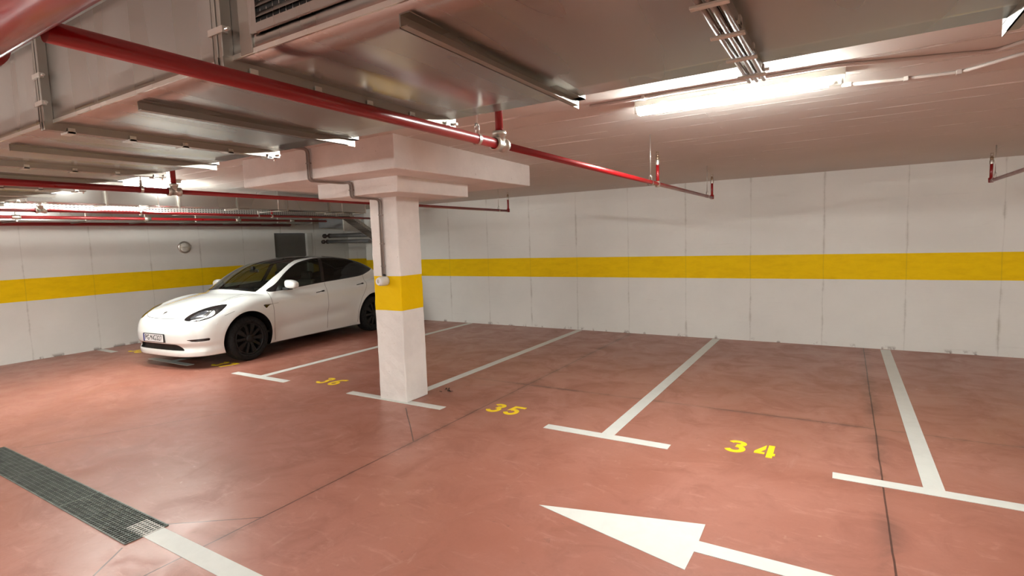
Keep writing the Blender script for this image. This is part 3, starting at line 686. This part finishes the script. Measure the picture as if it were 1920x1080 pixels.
for i in range(n+1):
    a = math.pi/2*i/n; cx, cz = -10.9, 2.20
    for (dy, rr_) in ((8.9, .30), (9.4, .30), (9.4, .08), (8.9, .08)): vs.append((-10.1-.9+.9*1.0*math.sin(a)*1.0+ (0), dy, 2.24+ (rr_-.08) - .08*(1-math.cos(a))))
for i in range(n):
    for k in range(4): fs.append((i*4+k, i*4+(k+1) % 4, (i+1)*4+(k+1) % 4, (i+1)*4+k))
fs += [(0, 1, 2, 3), (n*4+3, n*4+2, n*4+1, n*4)]
mb.add(vs, fs).build('duct_section', M['pipe_grey'], t, bevel=.004)
MB().box((-10.12, 8.88, 2.13), (-10.08, 9.42, 2.42)).build('flange', M['steel'], t)
rebase(t, (-10.6, 9.15, 2.16))
# ------------------------------------------------------------------ the car: an implicit body meshed and cut into its parts
def pl(x,pts):
    a=np.array(pts,float); return np.interp(x,a[:,0],a[:,1])
def sp(x,pts):
    # monotone-ish cubic hermite (catmull tangents, limited)
    a=np.array(pts,float); X,Y=a[:,0],a[:,1]
    d=np.diff(Y)/np.diff(X); m=np.empty(len(X)); m[0]=d[0]; m[-1]=d[-1]
    s=d[:-1]*d[1:]; h=np.diff(X)
    m[1:-1]=np.where(s>0,3*(h[:-1]+h[1:])/((2*h[1:]+h[:-1])/np.where(d[:-1]==0,1e-9,d[:-1])+(h[1:]+2*h[:-1])/np.where(d[1:]==0,1e-9,d[1:])),0)
    x=np.clip(x,X[0],X[-1]); i=np.clip(np.searchsorted(X,x)-1,0,len(X)-2)
    H=X[i+1]-X[i]; t=(x-X[i])/H
    return (2*t**3-3*t**2+1)*Y[i]+(t**3-2*t**2+t)*H*m[i]+(3*t*t-2*t**3)*Y[i+1]+(t**3-t*t)*H*m[i+1]
def smax(a,b,k):
    h=np.clip(.5+.5*(a-b)/k,0,1); return b+(a-b)*h+k*h*(1-h)
def smin(a,b,k): return -smax(-a,-b,k)
FW,RW=.92,3.83
def car(u,y,z):
    u=np.abs(u)
    # lower body
    zt=sp(y,[(0,.70),(.06,.765),(.15,.83),(.3,.895),(.6,.975),(.9,1.035),(1.15,1.07),(1.5,1.08),(2.5,1.11),(3.6,1.13),(4.2,1.15),(4.5,1.15),(4.75,1.12)])
    zt=zt-.07*(u/.85)**2+.035*np.exp(-((u-.74)/.13)**2)*np.exp(-((y-.85)/.38)**2)
    ftop=(z-zt)/1.03
    w=sp(y,[(0,.90),(.5,.935),(.9,.955),(1.5,.945),(2.3,.942),(3.2,.952),(3.7,.96),(4.2,.945),(4.75,.90)])
    w=w+sp(z,[(.1,-.075),(.2,-.06),(.3,-.045),(.45,-.022),(.6,-.004),(.72,0),(.88,-.012),(1.0,-.04),(1.1,-.085),(1.3,-.2)])
    door=np.clip(np.minimum(y-1.35,3.3-y)/.35,0,1); door=door*door*(3-2*door)
    w=w-.028*door*np.exp(-((z-.50+(y-2.3)*-.06)/.10)**2)+.004*door
    for c in (FW,RW):
        r=np.hypot(y-c,z-.37); w=w+.018*np.exp(-((r-.44)/.07)**2)
    fs=u-w
    P=sp(z,[(.1,.10),(.19,.03),(.26,.02),(.34,.045),(.42,.005),(.52,0),(.62,.015),(.70,.045),(.78,.10),(.86,.2)])
    yf=P+.04*(u/.9)**2+.38*(u/.94)**5
    ff=(yf-y)/np.sqrt(1+(.1*u/.81+2.0/.93*(u/.93)**4)**2)
    Pr=sp(z,[(.1,.25),(.25,.12),(.4,.03),(.6,0),(.8,.02),(1.0,.08),(1.12,.06),(1.2,.2)])
    yr=4.75-Pr-.05*(u/.9)**2-.34*(u/.93)**5
    fr=(y-yr)/np.sqrt(1+(.1*u/.81+1.7/.93*(u/.93)**4)**2)
    fb=.19-z+0*u
    L=smax(smax(ftop,fs,.09),smax(ff,fr,.02),.07)
    L=smax(L,fb,.03)
    # greenhouse
    k=np.clip((2.1-y)/1.0,0,1.3); k2=np.clip((y-3.2)/1.0,0,1.2)
    yy=y-.20*k*(u/.75)**2+.16*k2*(u/.7)**2
    zr=sp(yy,[(.3,.4),(.8,.86),(.95,.98),(1.05,1.045),(1.3,1.195),(1.6,1.36),(1.9,1.49),(2.15,1.565),(2.4,1.605),(2.7,1.622),(3.0,1.615),(3.4,1.59),(3.8,1.515),(4.1,1.42),(4.35,1.31),(4.55,1.18),(4.75,.9)])
    sl=np.where(yy<2,.62,np.where(yy>3.4,.45,.1))
    fz=(z-zr+.055*(u/.6)**2)/np.sqrt(1+sl**2)
    wg=sp(z,[(.9,.91),(1.0,.885),(1.1,.855),(1.25,.79),(1.4,.72),(1.5,.665),(1.65,.57)])
    wg=wg-sp(y,[(.8,.02),(1.6,0),(3.0,.0),(3.6,.03),(4.1,.09),(4.6,.17)])
    G=smax(fz,(u-wg)*.9,.05)
    G=smax(G,.8-z,.02)
    return smin(L,G,.035)
def surface_net(fn, lo, hi, st):
    n = [int(round((b-a)/st))+1 for a, b in zip(lo, hi)]
    gx, gy, gz = [lo[i]+st*np.arange(n[i]) for i in range(3)]
    F = np.empty(n)
    for i in range(n[0]):
        Y, Z = np.meshgrid(gy, gz, indexing='ij'); F[i] = fn(np.full(Y.shape, gx[i]), Y, Z)
    S = F < 0
    acc = np.zeros([k-1 for k in n]+[3]); cnt = np.zeros([k-1 for k in n])
    sl = [slice(0, -1), slice(1, None)]
    for ax in range(3):
        o1, o2 = [a for a in range(3) if a != ax]
        for p in (0, 1):
            for q in (0, 1):
                A = [None]*3; B = [None]*3
                A[ax] = sl[0]; B[ax] = sl[1]; A[o1] = B[o1] = sl[p]; A[o2] = B[o2] = sl[q]
                fa, fb = F[tuple(A)], F[tuple(B)]; cr = (fa < 0) != (fb < 0)
                tt = np.where(cr, fa/np.where(fa == fb, 1, fa-fb), 0)
                pt = np.zeros(acc.shape); pt[..., ax] = tt; pt[..., o1] = p; pt[..., o2] = q
                acc += np.where(cr[..., None], pt, 0); cnt += cr
    ok = cnt > 0; idx = -np.ones(ok.shape, int); idx[ok] = np.arange(ok.sum())
    ii = np.argwhere(ok); V = (ii+acc[ok]/cnt[ok][:, None])*st+np.array(lo)
    faces = []
    for ax in range(3):
        o1, o2 = (ax+1) % 3, (ax+2) % 3
        A = [slice(None)]*3; B = [slice(None)]*3; A[ax] = sl[0]; B[ax] = sl[1]
        sa, sb = S[tuple(A)], S[tuple(B)]; e = np.argwhere(sa != sb)
        e = e[(e[:, o1] > 0) & (e[:, o2] > 0) & (e[:, o1] < n[o1]-1) & (e[:, o2] < n[o2]-1)]
        ins = S[tuple(e.T)]
        def ix(d1, d2):
            q = e.copy(); q[:, o1] -= d1; q[:, o2] -= d2; return idx[tuple(q.T)]
        Q = np.stack([ix(1, 1), ix(0, 1), ix(0, 0), ix(1, 0)], 1)
        Q[~ins] = Q[~ins][:, ::-1]; faces.append(Q)
    return V, np.concatenate(faces)
def carP(P): return car(P[:, 0], P[:, 1], P[:, 2])
def grad(P, e=.004):
    g = np.stack([carP(P+np.eye(3)[i]*e)-carP(P-np.eye(3)[i]*e) for i in range(3)], 1)/(2*e)
    return g
V0, Q0 = surface_net(car, (-1.03, -.06, .13), (1.03, 4.84, 1.70), .02)
for _ in range(3):
    g = grad(V0); V0 = V0-g*(carP(V0)/np.maximum((g*g).sum(1), .3))[:, None]
V0[:, 0][np.abs(V0[:, 0]) < 1e-4] = 0
class Surf:
    def __init__(s): s.V = [tuple(v) for v in V0]; s.A = None
    def arr(s):
        if s.A is None or len(s.A) != len(s.V): s.A = np.array(s.V)
        return s.A
    def split(s, faces, fn, rest=None):
        """faces -> (inside fn<0, outside); new vertices on the zero line"""
        A = s.arr(); f = fn(A); f = np.where(np.abs(f) < 1e-6, 1e-6, f).tolist(); cut = {}; I = []; O = []
        def mid(a, b):
            k = (a, b) if a < b else (b, a)
            if k not in cut:
                t = f[k[0]]/(f[k[0]]-f[k[1]]); p, q = s.V[k[0]], s.V[k[1]]
                s.V.append(tuple(p[i]+(q[i]-p[i])*t for i in range(3))); cut[k] = len(s.V)-1
            return cut[k]
        for fc in faces:
            neg = [f[i] < 0 for i in fc]
            if all(neg): I.append(fc)
            elif not any(neg): O.append(fc)
            else:
                a = []; b = []; n = len(fc)
                for i in range(n):
                    u, v = fc[i], fc[(i+1) % n]
                    (a if neg[i] else b).append(u)
                    if neg[i] != neg[(i+1) % n]: m_ = mid(u, v); a.append(m_); b.append(m_)
                if len(a) > 2: I.append(tuple(a))
                if len(b) > 2: O.append(tuple(b))
        return I, O
S = Surf(); body = [tuple(int(i) for i in q) for q in Q0]
def polysdf(px, py, poly):
    P = np.array(poly, float); n = len(P); d = np.full(px.shape, 1e9); ins = np.zeros(px.shape, bool)
    for i in range(n):
        a, b = P[i], P[(i+1) % n]; e = b-a; wx, wy = px-a[0], py-a[1]
        t = np.clip((wx*e[0]+wy*e[1])/(e@e), 0, 1); d = np.minimum(d, np.hypot(wx-e[0]*t, wy-e[1]*t))
        c1 = (a[1] <= py) != (b[1] <= py)
        with np.errstate(divide='ignore', invalid='ignore'): xi = a[0]+(py-a[1])*e[0]/(e[1] if e[1] else 1e-9)
        ins ^= c1 & (px < xi)
    return np.where(ins, -d, d)
def smoothpoly(pts, n=6):
    P = [np.array(p, float) for p in pts]; out = []; N = len(P)
    for i in range(N):
        p0, p1, p2, p3 = P[i-1], P[i], P[(i+1) % N], P[(i+2) % N]
        for k in range(n):
            t = k/n; out.append(.5*((2*p1)+(p2-p0)*t+(2*p0-5*p1+4*p2-p3)*t*t+(3*p1-p0-3*p2+p3)*t**3))
    return out
def masked(fn, cond): return lambda A: np.where(cond(A), fn(A), 1.0)
# wheel arches
for c in (FW, RW):
    _, body = S.split(body, masked(lambda A: np.hypot(A[:, 1]-c, A[:, 2]-.37)-.432, lambda A: (np.abs(A[:, 0]) > .6) & (A[:, 2] < .95)))
# underside
under, body = S.split(body, lambda A: np.where((A[:, 2] < .4), np.maximum(A[:, 2]-.202, 0*A[:, 2]-.5), 1.0))
# windscreen, glass roof, rear window (seen from above)
US = [(.9, .60), (1.2, .625), (1.5, .665), (1.75, .66), (2.05, .585), (2.3, .50), (2.7, .475), (3.2, .47), (3.7, .47), (4.1, .49), (4.4, .52)]
def topglass(y0f, y1f):
    def fn(A):
        u, y, z = np.abs(A[:, 0]), A[:, 1], A[:, 2]
        return np.maximum(np.maximum(u-sp(y, US), y0f(u)-y), y-y1f(u))
    return masked(fn, lambda A: (A[:, 2] > 1.0))
screen, body = S.split(body, topglass(lambda u: 1.165+.10*(u/.55)**2, lambda u: 2.01+.07*(u/.55)**2))
roof, body = S.split(body, topglass(lambda u: 2.01+.07*(u/.55)**2, lambda u: 3.45+0*u))
hatch, body = S.split(body, topglass(lambda u: 3.52+0*u, lambda u: 4.30-.06*(u/.5)**2))
# side windows
DLO = smoothpoly([(1.40, 1.068), (1.60, 1.195), (1.865, 1.363), (2.16, 1.497), (2.48, 1.556), (2.816, 1.577), (3.15, 1.567), (3.46, 1.522), (3.78, 1.44), (4.13, 1.315), (4.05, 1.262), (3.88, 1.213), (3.62, 1.165), (3.06, 1.138), (2.55, 1.117), (2.0, 1.083), (1.63, 1.062)], 5)
def dlo(A): return polysdf(A[:, 1], A[:, 2], DLO)
sidec = lambda A: (np.abs(A[:, 0]) > .3) & (A[:, 2] > 1.0)
dloF, body = S.split(body, masked(dlo, sidec))
inner, trim = S.split(dloF, masked(lambda A: dlo(A)+.014, sidec))
bline = lambda A: A[:, 1]-(2.60+.13*(A[:, 2]-1.12)/.37)
front_w, rest = S.split(inner, lambda A: bline(A)+.045)
pillar, rear_w = S.split(rest, lambda A: bline(A)-.030)
tri, front_w = S.split(front_w, lambda A: A[:, 1]-1.60)
trim += pillar+tri
# head lamps
sdiag = lambda A: (np.abs(A[:, 0])+A[:, 1])*.7071
HL = smoothpoly([(.478, .762), (.556, .829), (.706, .891), (.885, .931), (1.040, .940), (1.005, .878), (.931, .818), (.847, .770), (.707, .737), (.559, .738)], 4)
hc = lambda A: (A[:, 1] < 1.1) & (np.abs(A[:, 0]) > .25) & (A[:, 2] > .6)
lamp, body = S.split(body, masked(lambda A: polysdf(sdiag(A), A[:, 2], HL), hc))
HI = smoothpoly([(.60, .748), (.72, .752), (.84, .782), (.90, .825), (.885, .868), (.84, .845), (.80, .80), (.70, .772)], 4)  # silver reflector inset, its pale shape standing in for the lamp's white gleam
lens, lamp = S.split(lamp, masked(lambda A: polysdf(sdiag(A), A[:, 2], HI), hc))
HD = smoothpoly([(.56, .765), (.66, .785), (.76, .825), (.80, .872), (.70, .862), (.60, .81)], 4)
refl, lamp = S.split(lamp, masked(lambda A: polysdf(sdiag(A), A[:, 2], HD), hc))
# lower grille and side slots
gr, body = S.split(body, masked(lambda A: polysdf(A[:, 0], A[:, 2], [(-.43, .395), (.43, .395), (.47, .385), (.575, .305), (.56, .298), (-.56, .298), (-.575, .305), (-.47, .385)]), lambda A: (A[:, 1] < .4)))
slot, body = S.split(body, masked(lambda A: polysdf(sdiag(A), A[:, 2], [(.50, .464), (.66, .470), (.832, .474), (.825, .436), (.676, .430), (.58, .438)]), lambda A: (A[:, 1] < .6) & (np.abs(A[:, 0]) > .4)))
# side marker badge
bdg, body = S.split(body, masked(lambda A: polysdf(A[:, 1], A[:, 2], [(1.205, .868), (1.30, .866), (1.40, .862), (1.30, .836), (1.262, .800), (1.235, .826)]), lambda A: A[:, 0] > .8))
# tail lamps
tl, body = S.split(body, masked(lambda A: polysdf((4.75-A[:, 1])*.7+(.95-np.abs(A[:, 0]))*-.7, A[:, 2], [(-.42, .98), (-.1, 1.0), (.28, 1.06), (.26, .98), (-.1, .93), (-.42, .94)]), lambda A: (A[:, 1] > 4.0) & (np.abs(A[:, 0]) > .4)))
# shut lines: two cuts each
gaps = []
def gapcut(fn, cond, wd=.0032):
    global body
    i1, o1 = S.split(body, masked(lambda A: fn(A)-wd, cond)); i2, o2 = S.split(i1, masked(lambda A: fn(A)+wd, cond))
    # i1 = below +w ; split again at -w : inner part stays body
    body = o1+i2; gaps.extend(o2)
HD_ = smoothpoly([(0, .098), (.30, .112), (.455, .155), (.545, .25), (.545, .53), (.55, .85), (.555, 1.14), (.56, 1.5), (0, 1.6), (-.56, 1.5), (-.555, 1.14), (-.55, .85), (-.545, .53), (-.545, .25), (-.455, .155), (-.30, .112)], 4)
gapcut(lambda A: polysdf(A[:, 0], A[:, 1], HD_), lambda A: (A[:, 2] > .70) & (A[:, 1] < 1.2), .0028)
def ycurve(pts): return lambda A: (A[:, 1]-sp(A[:, 2], pts))
sides = lambda A: (np.abs(A[:, 0]) > .6)
gapcut(ycurve([(.25, 1.42), (.45, 1.40), (.75, 1.405), (.95, 1.385), (1.1, 1.40)]), lambda A: sides(A) & (A[:, 2] > .24) & (A[:, 2] < 1.06) & (A[:, 1] > 1.2) & (A[:, 1] < 1.7))
gapcut(ycurve([(.25, 2.58), (.6, 2.60), (1.1, 2.62)]), lambda A: sides(A) & (A[:, 2] > .24) & (A[:, 2] < 1.12) & (A[:, 1] > 2.3) & (A[:, 1] < 2.9))
gapcut(ycurve([(.25, 3.36), (.45, 3.37), (.7, 3.46), (.85, 3.58), (1.0, 3.68), (1.2, 3.72)]), lambda A: sides(A) & (A[:, 2] > .24) & (A[:, 2] < 1.19) & (A[:, 1] > 3.1) & (A[:, 1] < 3.9))
gapcut(lambda A: A[:, 2]-(.758+.30*(A[:, 1]-.45)), lambda A: sides(A) & (A[:, 1] > .52) & (A[:, 1] < .70) & (A[:, 2] < 1.0) & (A[:, 2] > .6), .0025)

VV = S.arr(); NN = grad(VV); NN /= np.linalg.norm(NN, axis=1, keepdims=True)+1e-9
carE = empty('car', label='white electric hatchback with black wheels parked in the bay left of the column', cat='car')
def sub(faces, name, mat, off=0.0, parent=None, flip=False, cond=None):
    if cond is not None: faces = [f for f in faces if cond(VV[list(f)].mean(0))]
    ids = sorted({i for f in faces for i in f}); mp = {i: k for k, i in enumerate(ids)}
    mb = MB(); n = NN[ids]*(-1 if flip else 1)
    mb.add((VV[ids]+NN[ids]*off).tolist(), [tuple(mp[i] for i in (reversed(f) if flip else f)) for f in faces], True)
    return mb.build(name, mat, parent or carE, normals=n.tolist())
ob = sub(body, 'body', M['paint'])
sub(gaps, 'panel_gap', M['gap'], -.004, ob)
sub(under, 'underbody', M['black'])
sub(screen, 'windscreen', M['screen'])
sub(roof, 'glass_roof', M['black_gloss'])
sub(hatch, 'rear_window', M['rear'])
sub(trim, 'window_trim', M['black_gloss'])
for s in (1, -1):
    cs = lambda c: c[0]*s > 0
    sub(front_w, 'side_window', M['side'], -.002, cond=cs)
    sub(rear_w, 'side_window', M['rear'] if s > 0 else M['side'], -.002, cond=cs)
    h = sub(lamp, 'headlight', M['black_gloss'], -.001, cond=cs)
    sub(lens, 'headlight_lens', M['lens'], -.001, h, cond=cs); sub(refl, 'headlight_reflector', M['dark_refl'], -.001, h, cond=cs)
    sub(slot, 'bumper_slot', M['black_gloss'], -.012, cond=cs)
    sub(tl, 'tail_light', M['red'], cond=cs)
sub(gr, 'lower_grille', M['black'], -.03)
b = sub(bdg, 'side_camera_badge', M['black_gloss'], .001)
MB().tube([(.950, 1.262, .858), (.949, 1.40, .863), (.947, 1.50, .866)], .0018, 6).build('badge_line', M['chrome'], b)
# dark lining inside the cabin so that pillars and roof have a thickness
lin = [f for f in body+gaps+roof+trim if VV[list(f)].mean(0)[2] > 1.0 and 1.0 < VV[list(f)].mean(0)[1] < 4.3]
sub(lin, 'cabin_lining', M['lining'], -.022, flip=True)
doors_in = [f for f in body if abs(VV[list(f)].mean(0)[0]) > .6 and .4 < VV[list(f)].mean(0)[2] <= 1.0 and 1.2 < VV[list(f)].mean(0)[1] < 4.3]
for s in (1, -1): sub(doors_in, 'door_lining', M['interior'], -.03, flip=True, cond=lambda c: c[0]*s > 0)
# wheel wells
for c in (FW, RW):
    for s in (1, -1):
        mb = MB(); n = 28; vs = []
        for x in (.955 if c == FW else .955, .56):
            for i in range(n+1):
                a = math.radians(-30+240*i/n); vs.append((s*(x-.0), c+.432*math.cos(a), max(.20, .37+.432*math.sin(a))))
        vs2 = []
        for i in range(n+1):
            a = math.radians(-30+240*i/n); yy = c+.432*math.cos(a); zz = max(.20, .37+.432*math.sin(a))
            # follow the body side outwards
            lo_, hi_ = .7, 1.02
            for _ in range(18):
                md = (lo_+hi_)/2
                if car(np.array([md]), np.array([yy]), np.array([zz]))[0] < 0: lo_ = md
                else: hi_ = md
            vs2.append((s*(lo_-.003), yy, zz))
        vs = vs2+vs[n+1:]
        mb.add(vs, [(i, i+1, n+2+i, n+1+i) for i in range(n)], True); mb.add([vs[n+1+i] for i in range(n+1)], [tuple(range(n+1))])
        mb.build('wheel_arch', M['black'], carE)
# wheels
def wheel(s, c):
    r = empty('wheel'); r.parent = carE; r.location = (0, 0, 0)
    R = .357; x1 = s*.950; ax = (s, 0, 0); o = (s*.70, c, R)
    MB().lathe(o, ax, [(0, .25), (.0, .335), (.02, R-.006), (.05, R), (.19, R), (.222, R-.008), (.243, R-.035), (.248, R-.07), (.243, .262), (.225, .255)], 56).build('tyre', M['rubber'], r)
    mb = MB().lathe(o, ax, [(.238, .256), (.246, .250), (.236, .235), (.19, .222), (.10, .215)], 48)
    rimo = mb.build('rim', M['rim'], r)
    sp_ = MB()
    for k in range(10):
        a = 2*math.pi*k/10; wdt = .20 if k % 2 == 0 else .12
        ring_ = []
        for rr, wa, dx in ((.045, .5, .222), (.12, .20, .236), (.19, wdt, .238), (.238, wdt*.95, .232)):
            for sg in (-1, 1): ring_.append((s*(.70+dx), c+rr*math.cos(a+sg*wa*.9), R+rr*math.sin(a+sg*wa*.9)))
        back = [(q[0]-s*.03, q[1], q[2]) for q in ring_]; vs = ring_+back; fs = []
        for i in range(3): fs += [(2*i, 2*i+1, 2*i+3, 2*i+2), (8+2*i+2, 8+2*i+3, 8+2*i+1, 8+2*i), (2*i, 2*i+2, 8+2*i+2, 8+2*i), (2*i+1, 8+2*i+1, 8+2*i+3, 2*i+3)]
        fs += [(6, 7, 15, 14), (0, 8, 9, 1)]; sp_.add(vs, fs)
    sp_.lathe(o, ax, [(.20, .06), (.236, .058), (.242, .03), (.242, 0)], 28); sp_.build('spokes', M['rim'], rimo)
    MB().lathe(o, ax, [(.10, .21), (.10, 0)], 32).build('brake_disc', M['black'], rimo)
    return r
for s in (1, -1):
    for c in (FW, RW): wheel(s, c)
# mirrors, handles, plate, emblem
for s in (1, -1):
    bm = bmesh.new(); bmesh.ops.create_icosphere(bm, subdivisions=4, radius=1)
    for v in bm.verts:
        x, y, z = v.co; k = 2.6
        q = [math.copysign(abs(a)**.62, a) for a in (x, y, z)]
        tap = 1-.22*max(0, q[0])
        v.co = Vector((s*(1.005+.115*q[0]), 1.745+.068*q[1]+.020*q[0], 1.160+.076*q[2]*tap-.012*q[0]-.02*(q[1]>0)*0))
    mb = MB(); mb.add([v.co[:] for v in bm.verts], [[v.index for v in f.verts] for f in bm.faces], True); bm.free()
    mo = mb.build('mirror', M['paint'], carE)
    MB().prism([(s*.86, 1.66), (s*.86, 1.80), (s*.98, 1.79), (s*.98, 1.69)], 1.065, 1.105).build('mirror_foot', M['black'], mo, bevel=.008)
    MB().box((s*.905, 1.802, 1.105), (s*1.085, 1.806, 1.198)).build('mirror_glass', M['black_gloss'], mo, bevel=.004)
def onside(y, z, s=1):
    lo_, hi_ = .5, 1.05
    for _ in range(20):
        md = (lo_+hi_)/2
        if car(np.array([md]), np.array([y]), np.array([z]))[0] < 0: lo_ = md
        else: hi_ = md
    return s*lo_
for s in (1, -1):
    for y0, z0 in ((2.345, .951), (3.40, .998)):
        mb = MB(); pts = []
        for i in range(9): 
            y = y0+.205*i/8; z = z0+.018*i/8; hgt = .0065+(.006 if i > 5 else 0)
            for dz in (-hgt, hgt): pts.append((onside(y, z+dz, s)+s*.003, y, z+dz))
        mb.add(pts, [(2*i, 2*i+2, 2*i+3, 2*i+1) for i in range(8)]); mb.build('door_handle', M['black_gloss'], carE)
def front_y(u, z):
    lo_, hi_ = -.05, .6
    for _ in range(22):
        md = (lo_+hi_)/2
        if car(np.array([u]), np.array([md]), np.array([z]))[0] < 0: hi_ = md
        else: lo_ = md
    return hi_
pc = (-.035, front_y(-.035, .49)-.016, .484)
pl_ = MB().box((pc[0]-.27, pc[1]-.004, pc[2]-.066), (pc[0]+.27, pc[1]+.014, pc[2]+.066)).build('number_plate', M['ink'], carE, bevel=.006)
MB().box((pc[0]-.260, pc[1]-.0065, pc[2]-.055), (pc[0]+.260, pc[1]-.0045, pc[2]+.055)).build('plate_face', M['plate'], pl_)
MB().box((pc[0]-.260, pc[1]-.0075, pc[2]-.055), (pc[0]-.222, pc[1]-.0065, pc[2]+.055)).build('plate_strip', M['blue'], pl_)
def text_mesh(s, size, loc, name, mat, parent, sx=1.0, rotx=90):
    cu = bpy.data.curves.new(name, 'FONT'); cu.body = s; cu.size = size; cu.align_x = 'CENTER'; cu.align_y = 'CENTER'; cu.extrude = .0006; cu.offset = .0012
    to = bpy.data.objects.new(name, cu); COL.objects.link(to)
    dg_ = bpy.context.evaluated_depsgraph_get(); me = bpy.data.meshes.new_from_object(to.evaluated_get(dg_)); bpy.data.objects.remove(to)
    me.materials.clear(); me.materials.append(mat)
    R = Matrix.Rotation(math.radians(rotx), 4, 'X'); me.transform(Matrix.Translation(loc) @ R @ Matrix.Diagonal((sx, 1, 1, 1)))
    o = bpy.data.objects.new(name, me); COL.objects.link(o); o.parent = parent; return o
text_mesh('PG', .112, (pc[0]-.148, pc[1]-.0082, pc[2]), 'lettering', M['ink'], pl_, .86)
text_mesh('NG327', .112, (pc[0]+.088, pc[1]-.0082, pc[2]), 'lettering', M['ink'], pl_, .86)
MB().box((pc[0]-.066, pc[1]-.0082, pc[2]+.002), (pc[0]-.044, pc[1]-.0066, pc[2]+.030)).build('plate_crest', M['darkfit'], pl_, bevel=.004)
# emblem on the bonnet
def top_z(u, y):
    lo_, hi_ = .5, 1.4
    for _ in range(22):
        md = (lo_+hi_)/2
        if car(np.array([u]), np.array([y]), np.array([md]))[0] < 0: lo_ = md
        else: hi_ = md
    return lo_
mb = MB()
for poly in ([(-.045, .060), (-.030, .072), (0, .078), (.030, .072), (.045, .060), (.030, .063), (0, .068), (-.030, .063)],
             [(-.040, .054), (-.020, .060), (0, .062), (.020, .060), (.040, .054), (.034, .043), (.016, .047), (.011, .030), (0, -.012), (-.011, .030), (-.016, .047), (-.034, .043)]):
    vs = []
    for a, b_ in poly: u, y = -.04+a, .145+(b_+.012)*.85; vs.append((u, y, top_z(u, y)+.002))
    mb.add(vs, [tuple(range(len(vs)))])
mb.build('emblem', M['chrome'], carE)
MB().lathe((.900, .41, .67), (.8, -.6, 0), [(0, .0), (.004, .010), (.008, 0)], 12).build('parking_sensor', M['white_pl'], carE)
# interior
MB().box((-.70, 1.30, .80), (.70, 1.62, .985)).build('dashboard', M['interior'], carE, bevel=.03)
MB().box((-.19, 1.60, .92), (.19, 1.62, 1.13)).build('touch_screen', M['black_gloss'], carE, bevel=.006)
mb = MB(); ctr = Vector((.36, 1.78, .98)); pts = [ctr+Vector((.18*math.cos(a), .07*math.sin(a)*-.9, .165*math.sin(a))) for a in [2*math.pi*i/28 for i in range(29)]]
mb.tube(pts, .014, 8).cyl(ctr, ctr+Vector((0, -.16, -.06)), .03); mb.tube([ctr+Vector((-.17, 0, 0)), ctr, ctr+Vector((.17, 0, 0))], .014, 8); mb.build('steering_wheel', M['black'], carE)
def seat(x, y, wd):
    s_ = MB().box((x-wd/2, y, .42), (x+wd/2, y+.52, .66)).build('seat', M['interior'], carE, bevel=.05)
    b_ = MB(); b_.add([(x-wd/2, y+.46, .60), (x+wd/2, y+.46, .60), (x+wd/2, y+.60, .60), (x-wd/2, y+.60, .60), (x-wd/2+.03, y+.64, 1.17), (x+wd/2-.03, y+.64, 1.17), (x+wd/2-.03, y+.74, 1.17), (x-wd/2+.03, y+.74, 1.17)],
        [(0, 3, 2, 1), (4, 5, 6, 7), (0, 1, 5, 4), (1, 2, 6, 5), (2, 3, 7, 6), (3, 0, 4, 7)]); b_.build('seat_back', M['interior'], s_, bevel=.04)
    MB().box((x-.13, y+.66, 1.16), (x+.13, y+.74, 1.33)).build('head_rest', M['interior'], s_, bevel=.035)
seat(.37, 1.95, .50); seat(-.37, 1.95, .50); seat(.0, 2.85, 1.24)
MB().box((-.86, 1.2, .38), (.86, 4.3, .42)).build('cabin_floor', M['black'], carE)
rv = MB().box((-.12, 1.78, 1.36), (.12, 1.80, 1.42)).build('rear_view_mirror', M['black'], carE, bevel=.012)
MB().box((-.03, 1.74, 1.38), (.03, 1.80, 1.47)).build('mirror_mount', M['black'], rv, bevel=.01)
MB().tube([(-.45, 1.20, 1.108), (.1, 1.165, 1.12), (.5, 1.27, 1.11)], .007, 6).build('wiper', M['black'], carE)
carE.location = (-8.97, 4.085, 0); carE.rotation_euler = (0, 0, .07)
